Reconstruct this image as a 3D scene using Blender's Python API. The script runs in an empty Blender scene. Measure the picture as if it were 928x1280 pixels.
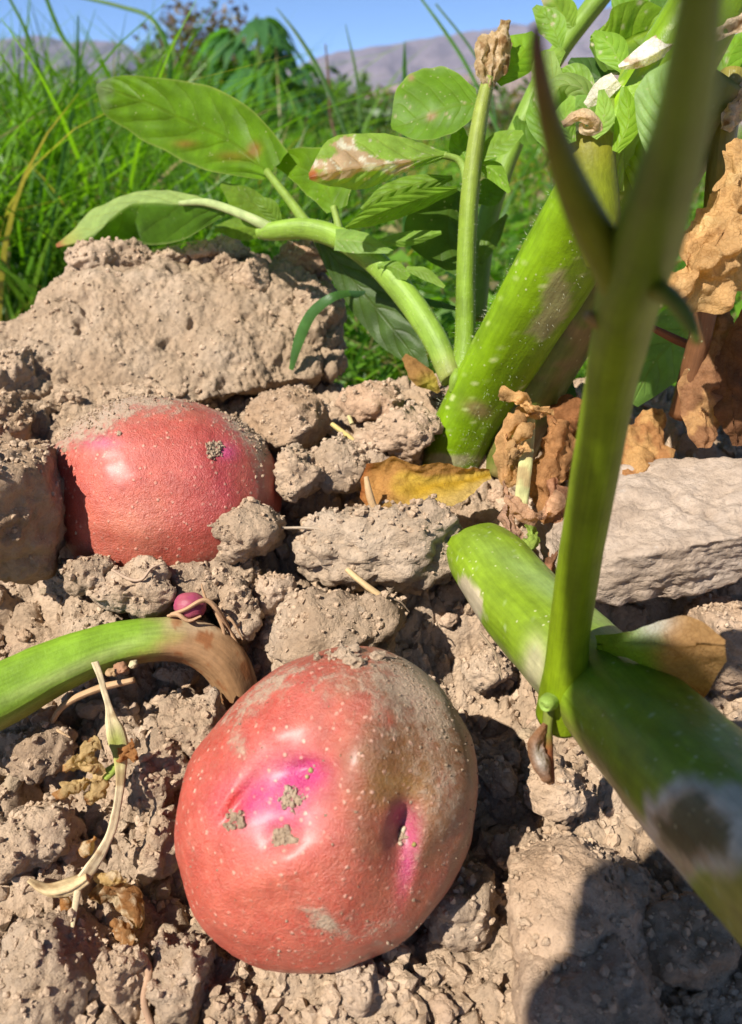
import bpy, bmesh, math, random
import numpy as np
from mathutils import Vector, Matrix

sc = bpy.context.scene
COL = sc.collection
R = math.radians
# ------------------------------------------------------------------ camera
FPX = 996.0                      # focal length in pixels of the 928 x 1280 photograph
PITCH = R(25.8)
CAM = np.array([0.0, 0.0, 0.20])
cd = bpy.data.cameras.new("camera"); cam = bpy.data.objects.new("camera", cd); COL.objects.link(cam)
cam.location = CAM; cam.rotation_euler = (math.pi/2 - PITCH, 0, 0)
cd.sensor_fit = 'VERTICAL'; cd.sensor_height = 36.0; cd.lens = 36.0*FPX/1280
cd.clip_start = 0.004; cd.clip_end = 60000
cd.dof.use_dof = True; cd.dof.focus_distance = 0.245; cd.dof.aperture_fstop = cd.lens/1.75; cd.dof.aperture_blades = 0
sc.camera = cam
# ------------------------------------------------------------------ sky, sun, exposure
SUN = Vector((-0.50, -0.48, 0.72)).normalized()
w = bpy.data.worlds.new("World"); sc.world = w; w.use_nodes = True
nt = w.node_tree; bg = nt.nodes['Background']
sky = nt.nodes.new('ShaderNodeTexSky'); sky.sky_type = 'NISHITA'; sky.sun_disc = False
sky.sun_elevation = math.asin(SUN.z); sky.sun_rotation = math.atan2(SUN.x, SUN.y)
sky.air_density = 0.3; sky.dust_density = 0.0; sky.ozone_density = 0.8; sky.altitude = 2500
nt.links.new(sky.outputs[0], bg.inputs[0]); bg.inputs[1].default_value = 0.14
sl = bpy.data.lights.new("sun", 'SUN'); so = bpy.data.objects.new("sun", sl); COL.objects.link(so)
sl.energy = 5.0; sl.angle = R(0.53); sl.color = (1.0, 0.95, 0.87)
so.rotation_euler = SUN.to_track_quat('Z', 'Y').to_euler(); so.location = (-2, -3, 4)
vs = sc.view_settings
vs.view_transform = 'Standard'; vs.look = 'None'; vs.exposure = 0.95; vs.gamma = 1.0; vs.use_curve_mapping = False
sc.cycles.use_denoising = True
sc.cycles.max_bounces = 8; sc.cycles.diffuse_bounces = 2; sc.cycles.glossy_bounces = 2
sc.cycles.transmission_bounces = 6; sc.cycles.volume_bounces = 0; sc.cycles.transparent_max_bounces = 6
sc.cycles.caustics_reflective = False; sc.cycles.caustics_refractive = False

# ------------------------------------------------------------------ picture <-> place
FW = np.array([0, math.cos(PITCH), -math.sin(PITCH)]); RT = np.array([1.0, 0, 0]); UP = np.array([0, math.sin(PITCH), math.cos(PITCH)])
def pt(px, py, d):
    return CAM + d*(FW + RT*(px-464)/FPX - UP*(py-640)/FPX)
def pts(a):
    a = np.asarray(a, float)
    d = a[:, 2:3]
    return CAM + d*(FW + RT*(a[:, 0:1]-464)/FPX - UP*(a[:, 1:2]-640)/FPX)
def proj(P):
    v = P-CAM; d = v@FW
    return 464+FPX*(v@RT)/d, 640-FPX*(v@UP)/d, d

# ------------------------------------------------------------------ noise
def _h(ix, iy, iz, s):
    h = (ix.astype(np.int64)*374761393 + iy.astype(np.int64)*668265263 + iz.astype(np.int64)*2147483647 + s*1274126177) & 0xffffffff
    h = ((h ^ (h >> 13))*1274126177) & 0xffffffff
    h = ((h ^ (h >> 16))*2246822519) & 0xffffffff
    return (h ^ (h >> 15)) & 0xffffffff
def _f(h): return h/4294967295.0
def vnoise(P, s=0):
    i = np.floor(P); f = P-i; i = i.astype(np.int64); u = f*f*f*(f*(f*6-15)+10)
    r = 0
    for dx in (0, 1):
        wx = u[:, 0] if dx else 1-u[:, 0]
        for dy in (0, 1):
            wy = u[:, 1] if dy else 1-u[:, 1]
            for dz in (0, 1):
                wz = u[:, 2] if dz else 1-u[:, 2]
                h = _h(i[:, 0]+dx, i[:, 1]+dy, i[:, 2]+dz, s)
                g = (_f(h)*2-1)*(f[:, 0]-dx) + (_f(_h(i[:, 0]+dx, i[:, 1]+dy, i[:, 2]+dz, s+77))*2-1)*(f[:, 1]-dy) + (_f(_h(i[:, 0]+dx, i[:, 1]+dy, i[:, 2]+dz, s+155))*2-1)*(f[:, 2]-dz)
                r = r + wx*wy*wz*g
    return r*1.5
def fbm(P, o=4, s=0, g=0.5):
    P = np.asarray(P, float); r = np.zeros(len(P)); a = 1.0
    for k in range(o):
        r += a*vnoise(P*2**k + 13.7*k, s+k*9); a *= g
    return r
def billow(P, o=4, s=0, g=0.55):
    P = np.asarray(P, float); r = np.zeros(len(P)); a = 1.0
    for k in range(o):
        r += a*(np.abs(vnoise(P*2**k + 7.3*k, s+k*9))*2-.45); a *= g
    return r
def p3(x, y, z=0.0):
    x = np.asarray(x, float).ravel(); y = np.asarray(y, float).ravel()
    return np.stack([x, y, np.zeros_like(x)+z], 1)
def cells2(x, y, scale, s):
    """nearest cell: (f1, f2, height hash, tilted plane value) in units of scale"""
    X = x/scale; Y = y/scale; ix = np.floor(X); iy = np.floor(Y); z = np.zeros_like(ix)
    f1 = np.full(X.shape, 9.0); f2 = np.full(X.shape, 9.0); hh = np.zeros(X.shape); tl = np.zeros(X.shape)
    for dx in (-1, 0, 1):
        for dy in (-1, 0, 1):
            cx, cy = ix+dx, iy+dy
            a = _f(_h(cx, cy, z, s)); b = _f(_h(cx, cy, z, s+1))
            ex = X-(cx+a); ey = Y-(cy+b); d = np.hypot(ex, ey)
            c = _f(_h(cx, cy, z, s+2)); tx = _f(_h(cx, cy, z, s+3))*2-1; ty = _f(_h(cx, cy, z, s+4))*2-1
            n = d < f1
            f2 = np.where(n, f1, np.minimum(f2, d)); hh = np.where(n, c, hh); tl = np.where(n, tx*ex+ty*ey, tl); f1 = np.where(n, d, f1)
    return f1, f2, hh, tl
def domes2(x, y, scale, s):
    X = x/scale; Y = y/scale; ix = np.floor(X); iy = np.floor(Y); z = np.zeros_like(ix); H = np.zeros(X.shape)
    for dx in (-1, 0, 1):
        for dy in (-1, 0, 1):
            cx, cy = ix+dx, iy+dy
            a = _f(_h(cx, cy, z, s)); b = _f(_h(cx, cy, z, s+1)); c = _f(_h(cx, cy, z, s+2)); rr = 0.3+0.5*_f(_h(cx, cy, z, s+3))
            d2 = (X-(cx+a))**2 + (Y-(cy+b))**2
            H = np.maximum(H, np.sqrt(np.maximum(rr*rr-d2, 0))*(0.5+c))
    return H
def cells3(P, s):
    i = np.floor(P); f1 = np.full(len(P), 9.0); f2 = f1.copy(); hh = np.zeros(len(P))
    for dx in (-1, 0, 1):
        for dy in (-1, 0, 1):
            for dz in (-1, 0, 1):
                c = i+(dx, dy, dz)
                q = c+np.stack([_f(_h(c[:, 0], c[:, 1], c[:, 2], s+k)) for k in range(3)], 1)
                d = np.linalg.norm(P-q, axis=1); n = d < f1
                f2 = np.where(n, f1, np.minimum(f2, d)); hh = np.where(n, _f(_h(c[:, 0], c[:, 1], c[:, 2], s+5)), hh); f1 = np.where(n, d, f1)
    return f1, f2, hh
def sstep(a, b, x):
    t = np.clip((x-a)/(b-a), 0, 1); return t*t*(3-2*t)

# ------------------------------------------------------------------ materials
class NT:
    def __init__(s, name):
        s.m = bpy.data.materials.new(name); s.m.use_nodes = True; s.t = s.m.node_tree; s.t.nodes.clear()
        s.out = s.t.nodes.new('ShaderNodeOutputMaterial')
    def n(s, ty, ins=None, **kw):
        x = s.t.nodes.new('ShaderNode'+ty)
        for k, v in kw.items(): setattr(x, k, v)
        for k, v in (ins or {}).items(): s.put(x, k, v)
        return x
    def put(s, x, k, v):
        if isinstance(v, bpy.types.NodeSocket): s.t.links.new(v, x.inputs[k])
        elif isinstance(v, bpy.types.Node): s.t.links.new(v.outputs[0], x.inputs[k])
        else: x.inputs[k].default_value = v
    def math(s, op, a, b=0.0, c=0.0, clamp=False):
        x = s.n('Math', operation=op, use_clamp=clamp); s.put(x, 0, a); s.put(x, 1, b); s.put(x, 2, c); return x.outputs[0]
    def mix(s, f, a, b, mode='MIX'):
        x = s.n('Mix', data_type='RGBA', blend_type=mode); s.put(x, 0, f); s.put(x, 6, a); s.put(x, 7, b); return x.outputs[2]
    def ramp(s, f, stops, interp='LINEAR'):
        x = s.n('ValToRGB'); s.put(x, 0, f); e = x.color_ramp.elements; x.color_ramp.interpolation = interp
        while len(e) < len(stops): e.new(0.5)
        for q, (p, c) in zip(e, stops): q.position = p; q.color = c if len(c) == 4 else (*c, 1)
        return x.outputs[0]
    def noise(s, scale, detail=4, rough=0.6, vec=None, dist=0.0):
        x = s.n('TexNoise', {'Scale': scale, 'Detail': detail, 'Roughness': rough, 'Distortion': dist})
        if vec is not None: s.put(x, 'Vector', vec)
        return x.outputs[0]
    def vor(s, scale, vec=None, feature='F1', rnd=1.0):
        x = s.n('TexVoronoi', {'Scale': scale, 'Randomness': rnd}, feature=feature)
        if vec is not None: s.put(x, 'Vector', vec)
        return x.outputs[0]
    def bump(s, h, dist, strength=1.0, nrm=None):
        x = s.n('Bump', {'Strength': strength, 'Distance': dist, 'Height': h})
        if nrm is not None: s.put(x, 'Normal', nrm)
        return x.outputs[0]
    def done(s, sh): s.t.links.new(sh.outputs[0] if isinstance(sh, bpy.types.Node) else sh, s.out.inputs[0]); return s.m
G = lambda v: (v, v, v, 1)
c4 = lambda c: (c[0], c[1], c[2], 1)

def soil_nodes(k, pos):
    n1 = k.noise(38, 5, 0.6, pos); n2 = k.noise(420, 7, 0.72, pos); n3 = k.noise(130, 4, 0.6, pos)
    v1 = k.vor(520, k.n('VectorMath', {0: pos, 1: k.n('VectorMath', {0: k.n('TexNoise', {'Vector': pos, 'Scale': 500, 'Detail': 3}).outputs[1], 3: 0.0016}, operation='SCALE').outputs[0]}, operation='ADD').outputs[0])
    c = k.ramp(n1, [(0.3, (0.370, 0.256, 0.163)), (0.52, (0.440, 0.317, 0.212)), (0.72, (0.490, 0.368, 0.262))])
    c = k.mix(1.0, c, k.ramp(n2, [(0.28, G(0.72)), (0.5, G(1.0)), (0.75, G(1.14))]), 'MULTIPLY')
    c = k.mix(1.0, c, k.ramp(n3, [(0.3, G(0.84)), (0.65, G(1.06))]), 'MULTIPLY')
    white = k.ramp(k.noise(150, 4, 0.7, pos), [(0.64, G(0)), (0.76, G(1))])
    c = k.mix(k.math('MULTIPLY', white, 0.35), c, (0.55, 0.47, 0.38, 1))
    h = k.math('ADD', k.math('MULTIPLY', n2, 1.5), k.math('MULTIPLY', k.math('SUBTRACT', 1.0, v1), 0.55))
    h = k.math('ADD', h, k.math('MULTIPLY', k.noise(1700, 3, 0.7, pos), 0.28))
    return c, h
def soil_material(name, tint=(1, 1, 1), field=False, bump=.0012):
    k = NT(name); pos = k.n('NewGeometry').outputs[0]
    c, h = soil_nodes(k, pos)
    oi = k.n('ObjectInfo')
    c = k.mix(1.0, c, oi.outputs['Color'], 'MULTIPLY')
    c = k.mix(1.0, c, k.ramp(oi.outputs['Random'], [(0, G(0.88)), (1, G(1.1))]), 'MULTIPLY')
    c = k.mix(1.0, c, c4(tint), 'MULTIPLY')
    if field:
        y = k.n('SeparateXYZ', {0: pos}).outputs[1]
        f = k.math('MULTIPLY', k.ramp(k.math('MULTIPLY', y, 0.1), [(0.10, G(0)), (0.35, G(1))]), k.ramp(k.noise(0.7, 6, 0.7, pos), [(0.3, G(0.2)), (0.55, G(0.95))]))
        c = k.mix(f, c, k.mix(k.noise(3.0, 4, 0.6, pos), (0.05, 0.10, 0.02, 1), (0.14, 0.16, 0.05, 1)))
    b = k.n('BsdfPrincipled', {'Base Color': c, 'Roughness': 0.95, 'Specular IOR Level': 0.12, 'Normal': k.bump(h, bump, 1.0)})
    return k.done(b)
M = {}
M['ground'] = soil_material('ground_soil', field=True)
M['soil'] = soil_material('soil')
M['soil_fine'] = soil_material('fine_packed_soil', bump=.0007)

def plant_material(name, trans=0.4, rough=0.42, veins=True, spec=0.4, specks=True, vein_dark=0.86, bumpd=0.0004, streak=False, fuzz=0.0):
    k = NT(name); a = k.n('Attribute', attribute_name='Col'); col = a.outputs[0]
    pos = k.n('NewGeometry').outputs[0]
    uv = k.n('UVMap'); sp = k.n('SeparateXYZ', {0: uv.outputs[0]}); u, v = sp.outputs[0], sp.outputs[1]
    h = k.math('MULTIPLY', k.noise(900, 3, 0.6, pos), 0.5)
    col = k.mix(1.0, col, k.ramp(k.noise(160, 4, 0.65, pos), [(0.3, G(0.82)), (0.7, G(1.15))]), 'MULTIPLY')
    if veins:
        s = k.math('ABSOLUTE', k.math('SUBTRACT', k.math('MULTIPLY', v, 2.0), 1.0))
        wob = k.math('MULTIPLY', k.noise(140, 2, 0.5, pos), 0.35)
        ph = k.math('FRACT', k.math('ADD', k.math('SUBTRACT', k.math('MULTIPLY', u, 6.5), k.math('MULTIPLY', k.math('POWER', s, 1.25), 1.6)), wob))
        dd = k.math('ABSOLUTE', k.math('SUBTRACT', ph, 0.5))
        side = k.ramp(dd, [(0.0, G(1)), (0.05, G(0.5)), (0.12, G(0))])
        side = k.math('MULTIPLY', side, k.ramp(s, [(0.0, G(1)), (0.7, G(0.7)), (1.0, G(0.1))]))
        side = k.math('MULTIPLY', side, k.ramp(u, [(0.80, G(1)), (0.95, G(0))]))
        midr = k.ramp(s, [(0.0, G(1)), (0.035, G(0.8)), (0.075, G(0))])
        fine = k.ramp(k.vor(420, pos, 'DISTANCE_TO_EDGE'), [(0.0, G(0.45)), (0.09, G(0))])
        vv = k.math('MAXIMUM', k.math('MAXIMUM', side, midr), k.math('MULTIPLY', fine, 0.6))
        col = k.mix(1.0, col, k.mix(vv, (1, 1, 1, 1), (vein_dark+0.08, vein_dark, vein_dark*0.8, 1)), 'MULTIPLY')
        h = k.math('SUBTRACT', h, k.math('MULTIPLY', k.math('MAXIMUM', side, midr), 0.6))
        h = k.math('ADD', h, k.math('MULTIPLY', k.math('MULTIPLY', dd, k.ramp(u, [(0.78, G(1)), (0.93, G(0))])), 0.8))
    if name == 'dry_leaf_without_veins':
        net_ = k.vor(620, k.n('VectorMath', {0: pos, 1: k.n('VectorMath', {0: k.n('TexNoise', {'Vector': pos, 'Scale': 320, 'Detail': 3}).outputs[1], 3: 0.004}, operation='SCALE').outputs[0]}, operation='ADD').outputs[0], 'DISTANCE_TO_EDGE'); vn = k.ramp(net_, [(0.0, G(.5)), (0.05, G(.25)), (0.12, G(0))])
        col = k.mix(1.0, col, k.mix(vn, (1, 1, 1, 1), (.72, .65, .58, 1)), 'MULTIPLY'); h = k.math('SUBTRACT', h, k.math('MULTIPLY', vn, .5)); h = k.math('ADD', h, k.math('MULTIPLY', k.noise(260, 4, .65, pos), 2.2))
        col = k.mix(k.ramp(k.noise(300, 4, .7, pos), [(.6, G(0)), (.74, G(.55))]), col, (.11, .05, .02, 1))
    if specks:
        sv = k.ramp(k.vor(340, pos), [(0.0, G(1)), (0.10, G(0.9)), (0.17, G(0))])
        sv = k.math('MULTIPLY', sv, k.ramp(k.noise(60, 2, 0.5, pos), [(0.45, G(0)), (0.6, G(0.75))]))
        col = k.mix(sv, col, (0.42, 0.42, 0.22, 1))
    if streak:
        st = k.noise(1.0, 3, 0.6, k.n('CombineXYZ', {0: k.math('MULTIPLY', u, 14.0), 1: k.math('MULTIPLY', v, 46.0)}).outputs[0])
        col = k.mix(1.0, col, k.ramp(st, [(0.3, G(0.82)), (0.7, G(1.12))]), 'MULTIPLY')
        h = k.math('ADD', h, k.math('MULTIPLY', st, 0.5))
    nb = k.bump(h, bumpd, 0.8)
    b = k.n('BsdfPrincipled', {'Base Color': col, 'Roughness': rough, 'Specular IOR Level': spec, 'Normal': nb})
    if fuzz:
        b.inputs['Sheen Weight'].default_value = fuzz; b.inputs['Sheen Roughness'].default_value = 0.4
    if trans:
        tc = k.mix(1.0, col, (1.6, 1.7, 0.4, 1), 'MULTIPLY')
        t = k.n('BsdfTranslucent', {'Color': tc, 'Normal': nb})
        b = k.n('MixShader', {0: trans, 1: b, 2: t})
    return k.done(b)
M['leaf'] = plant_material('potato_leaf', 0.5, 0.5, fuzz=0.08, spec=0.25)
M['leaf_plain'] = plant_material('leaf_without_spots', 0.45, 0.5, specks=False)
M['leaf_small'] = plant_material('small_potato_leaf', 0.5, 0.5, vein_dark=.93, bumpd=.00018, spec=0.25)
M['dry_plain'] = plant_material('dry_leaf_without_veins', 0.38, 0.9, veins=False, spec=0.05, specks=False)
M['dry'] = plant_material('dry_leaf', 0.25, 0.75, spec=0.15, specks=False, vein_dark=0.84)
M['stem'] = plant_material('green_stem', 0.0, 0.42, veins=False, streak=True, bumpd=0.0003, spec=0.35)
M['stem_smooth'] = plant_material('smooth_stem', 0.0, 0.5, veins=False, specks=False, streak=True, bumpd=0.0003, spec=0.22)
M['straw'] = plant_material('straw', 0.0, 0.7, veins=False, specks=False, streak=True, bumpd=0.0003, spec=0.2)
M['grass'] = plant_material('grass_blade', 0.5, 0.4, veins=False, specks=False, spec=0.4)

# ------------------------------------------------------------------ object helpers
def tag(o, label=None, cat=None, group=None, kind=None):
    for k, v in (('label', label), ('category', cat), ('group', group), ('kind', kind)):
        if v: o[k] = v
    return o
def link(name, me, mat=None, parent=None):
    o = bpy.data.objects.new(name, me); COL.objects.link(o)
    if mat is not None and me is not None and not me.materials: me.materials.append(mat)
    if parent is not None: o.parent = parent; o.matrix_parent_inverse = Matrix.Translation(-Vector(parent.location)) if parent.type == 'EMPTY' else parent.matrix_basis.inverted()
    return o
def empty(name, loc, label, cat, group=None):
    o = bpy.data.objects.new(name, None); COL.objects.link(o); o.location = Vector([float(v) for v in loc]); o.empty_display_size = 0.01
    return tag(o, label, cat, group)
def mesh(name, V, F, smooth=True, col=None, uv=None):
    V = np.asarray(V, np.float32); F = np.asarray(F, np.int32)
    me = bpy.data.meshes.new(name)
    n, k = F.shape
    me.vertices.add(len(V)); me.vertices.foreach_set('co', V.ravel())
    me.loops.add(n*k); me.loops.foreach_set('vertex_index', F.ravel())
    me.polygons.add(n); me.polygons.foreach_set('loop_start', np.arange(0, n*k, k, dtype=np.int32)); me.polygons.foreach_set('loop_total', np.full(n, k, np.int32))
    me.update(calc_edges=True)
    me.polygons.foreach_set('use_smooth', np.full(n, smooth))
    if col is not None:
        c = np.ones((len(V), 4), np.float32); c[:, :3] = np.clip(col, 0, 1)
        a = me.color_attributes.new('Col', 'FLOAT_COLOR', 'POINT'); a.data.foreach_set('color', c.ravel())
    if uv is not None:
        l = me.uv_layers.new(name='UVMap'); l.data.foreach_set('uv', np.asarray(uv, np.float32)[F.ravel()].ravel())
    return me
def gridfaces(a, b):
    i = np.arange(a-1)[:, None]*b + np.arange(b-1)[None]
    i = i.ravel(); return np.stack([i, i+b, i+b+1, i+1], 1)
_ico = {}
def ico(sub):
    if sub not in _ico:
        bm = bmesh.new(); bmesh.ops.create_icosphere(bm, subdivisions=sub, radius=1)
        bm.verts.ensure_lookup_table()
        V = np.array([v.co[:] for v in bm.verts]); F = np.array([[v.index for v in f.verts] for f in bm.faces]); bm.free()
        _ico[sub] = (V/np.linalg.norm(V, axis=1)[:, None], F)
    return _ico[sub]
def spline(A, n):
    """Catmull-Rom through the rows of A, n samples"""
    A = np.asarray(A, float); m = len(A)
    if m == 2: t = np.linspace(0, 1, n)[:, None]; return A[0]*(1-t)+A[1]*t
    E = np.vstack([2*A[0]-A[1], A, 2*A[-1]-A[-2]])
    t = np.linspace(0, m-1-1e-9, n); i = t.astype(int); f = (t-i)[:, None]
    p0, p1, p2, p3_ = E[i], E[i+1], E[i+2], E[i+3]
    return 0.5*((2*p1) + (-p0+p2)*f + (2*p0-5*p1+4*p2-p3_)*f**2 + (-p0+3*p1-3*p2+p3_)*f**3)
def vnormals(V, F):
    n = np.zeros_like(V); a = np.cross(V[F[:, 1]]-V[F[:, 0]], V[F[:, 2]]-V[F[:, 0]])
    for k in range(F.shape[1]): np.add.at(n, F[:, k], a)
    return n/(np.linalg.norm(n, axis=1)[:, None]+1e-12)

# ------------------------------------------------------------------ the ground: one sheet from the furrow to the horizon
YK = np.array([-0.6, -0.1, 0.05, 0.12, 0.16, 0.20, 0.25, 0.30, 0.335, 0.37, 0.42, 0.50, 0.7, 5000])
ZK = np.array([0.0, -0.004, -0.002, 0.000, 0.008, 0.028, 0.052, 0.085, 0.098, 0.088, 0.050, 0.006, 0.0, 0.0])
def gauss(x, y, cx, cy, rx, ry=None):
    ry = ry or rx; return np.exp(-(((x-cx)/rx)**2 + ((y-cy)/ry)**2))
def ground_base(x, y):
    z = np.interp(y, YK, ZK)
    z = z - 0.024*gauss(x, y, 0.036, 0.222, 0.020, 0.018)          # dark hollow below the crust
    z = z - 0.016*gauss(x, y, -0.048, 0.207, 0.016, 0.011)         # hole the bent stem dips into
    z = z - 0.006*gauss(x, y, 0.034, 0.176, 0.012, 0.022)          # gap at the near potato's flank
    z = z - 0.020*gauss(x, y, 0.100, 0.240, 0.045, 0.014)           # gap under the slab
    z = z - 0.012*gauss(x, y, -0.125, 0.225, 0.03, 0.02)
    z = z - 0.022*gauss(x, y, -0.047, 0.335, 0.030, 0.013)         # shade under the slab's overhang
    far = sstep(0.7, 3.0, np.abs(y))
    z = z + far*0.05*np.sin(x*0.7+y*0.31)*np.minimum(1, 6/np.maximum(np.abs(y), 1))
    return z
def ground_detail(x, y):
    q = p3(x, y)
    sh = x.shape; x = x.ravel(); y = y.ravel()
    wx = x + 0.0035*fbm(q*70, 3, 5); wy = y + 0.0035*fbm(q*70+40, 3, 6)
    flat = sstep(0.015, 0.045, x)*sstep(0.215, 0.185, y)              # firmer, smoother soil at the lower right
    f1, f2, hh, tl = cells2(wx, wy, 0.026, 11)
    z = 0.006*fbm(q*26, 3, 3)
    z += (1-0.55*flat)*(0.0045*(hh-0.5)+0.0065*tl - 0.0050*np.exp(-((f2-f1)/0.12)**2))
    f1, f2, hh, tl = cells2(wx+0.5*(wy), wy, 0.0105, 23)
    z += (1-0.45*flat)*(0.0024*(hh-0.4)+0.0026*tl - 0.0021*np.exp(-((f2-f1)/0.13)**2))
    m = sstep(-0.25, 0.35, fbm(q*45, 3, 31))
    z += (0.4+0.6*m)*(1-0.4*flat)*0.0030*billow(q*75, 4, 37, .58)
    f1, f2, hh, tl = cells2(wx, wy-.3*wx, 0.0048, 29)
    z += m*(1-0.4*flat)*(0.0012*(hh-0.4)+0.0014*tl - 0.0009*np.exp(-((f2-f1)/0.14)**2))
    z += 0.0010*domes2(wx+0.3, wy, 0.0031, 47)*m
    z += 0.0006*fbm(q*420, 3, 51)
    return z.reshape(sh)
def axis_pts(a, b, step, lo, hi, ratio=1.22):
    c = np.arange(a, b, step); out = [list(c)]
    s = step; v = c[-1]; up = []
    while v < hi: s *= ratio; v += s; up.append(v)
    s = step; v = c[0]; dn = []
    while v > lo: s *= ratio; v -= s; dn.append(v)
    return np.array(dn[::-1]+list(c)+up)
gx = axis_pts(-0.235, 0.265, 0.0009, -6000, 6000); gy = axis_pts(0.085, 0.40, 0.00085, -900, 9000)
GX, GY = np.meshgrid(gx, gy, indexing='ij')
GZ = ground_base(GX, GY)
wcore = sstep(-0.8, -0.3, GX)*sstep(0.9, 0.3, GX)*sstep(-0.3, 0.02, GY)*sstep(0.9, 0.45, GY)
idx = wcore > 0.001
GZ[idx] += wcore[idx]*ground_detail(GX[idx], GY[idx])
gm = mesh('ground', np.stack([GX, GY, GZ], -1).reshape(-1, 3), gridfaces(len(gx), len(gy)))
tag(link('ground', gm, M['ground']), 'dry crumbly light brown soil of the potato field', 'ground', kind='structure')
def gz(x, y):
    i = int(np.clip(np.searchsorted(gx, x)-1, 0, len(gx)-2)); j = int(np.clip(np.searchsorted(gy, y)-1, 0, len(gy)-2))
    a = (x-gx[i])/(gx[i+1]-gx[i]); b = (y-gy[j])/(gy[j+1]-gy[j])
    return (GZ[i, j]*(1-a)+GZ[i+1, j]*a)*(1-b) + (GZ[i, j+1]*(1-a)+GZ[i+1, j+1]*a)*b
def gd(px, py, base=True):
    """depth along the view axis at which the pixel's ray meets the (smooth) ground"""
    d = 0.12
    while d < 1.5:
        p = pt(px, py, d)
        if p[2] < float(ground_base(np.array(p[0]), np.array(p[1]))): return d
        d += 0.001
    return 1.5

# ------------------------------------------------------------------ clods
def clod_shape(seed, axes, sub=5, nplanes=14, sharp=44.0, lump=0.0035, flat=None, rough=1.0, planes=None):
    rng = np.random.RandomState(seed); D, F = ico(sub)
    N = rng.normal(size=(nplanes, 3)); N /= np.linalg.norm(N, axis=1)[:, None]; dist = rng.uniform(0.62, 0.98, nplanes)
    if planes is not None:
        P = np.array(planes, float); pn = P[:, :3]/np.linalg.norm(P[:, :3], axis=1)[:, None]
        N = np.vstack([N, pn]); dist = np.concatenate([dist, P[:, 3]])
    t = np.maximum(D@N.T, 1e-3)/dist[None]
    acc = np.ones(len(D))
    for k in range(t.shape[1]): acc += t[:, k]**sharp
    r = acc**(-1/sharp)
    V = D*r[:, None]*np.asarray(axes)[None]
    size = float(np.mean(axes)); off = rng.uniform(-50, 50, 3)
    nrm = vnormals(V, F)
    Q = V+off
    h = 0.075*size*fbm(Q/(size*1.0), 3, seed) * rough
    h += 0.0017*rough*billow(Q*95, 5, seed+3, 0.60)*min(1, size/0.010)
    f1, f2, hh = cells3((Q+0.002*np.stack([fbm(Q*200, 2, 1), fbm(Q*200, 2, 2), fbm(Q*200, 2, 3)], 1))/(lump*2.2), seed % 97)
    h += rough*lump*0.22*(hh-0.5) - rough*lump*0.22*np.exp(-((f2-f1)/0.14)**2)*sstep(-.2, .4, fbm(Q*60, 2, seed+50))
    if sub >= 5:
        f1, f2, hh = cells3(Q/(lump*0.85), seed % 89+7)
        h += rough*lump*0.22*(0.5-f1)
        pit = sstep(0.38, 0.62, fbm(Q*95, 3, seed+21))
        h -= 0.0020*rough*pit*min(1, size/0.02)
    return V+nrm*h[:, None], F
def rotm(rx, ry, rz):
    return np.array(Matrix.Rotation(rz, 3, 'Z') @ Matrix.Rotation(ry, 3, 'Y') @ Matrix.Rotation(rx, 3, 'X'))
CLODS = []
def clod(name, seed, px, py, wpx, hpx, label, d=None, lift=0.0, depth=None, sub=5, rz=0.0, rx=0.0, ry=0.0, tint=(1, 1, 1), group=None, cat='soil clod', mat='soil', **kw):
    """a clod whose picture is about wpx x hpx around (px, py); it sits where that ray meets the ground unless d is given"""
    d = d or gd(px, py+0.25*hpx)-0.004
    ax = 0.5*wpx*d/FPX*1.12; az = 0.5*hpx*d/FPX*1.12; ay = depth or (ax*0.6+az*0.5)
    V, F = clod_shape(seed, (ax, ay, az), sub, **kw)
    V = V@rotm(rx, ry, rz).T
    c = pt(px, py, d)+np.array([0, 0, lift])
    if d < .325 and seed not in (102, 106, 113, 147, 148):         # slide back along its ray until it rests in the soil
        for _ in range(30):
            q = V[::37]+c
            if min(p[2]-gz(p[0], p[1]) for p in q) < -0.22*az: break
            d += .0015; c = pt(px, py, d)+np.array([0, 0, lift])
    me = mesh(name, V, F)
    o = link(name, me, M[mat]); o.location = c; o.color = (*tint, 1)
    if label: tag(o, label, cat, group)
    if seed != 108: CLODS.append((V+c, F))
    return o

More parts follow.
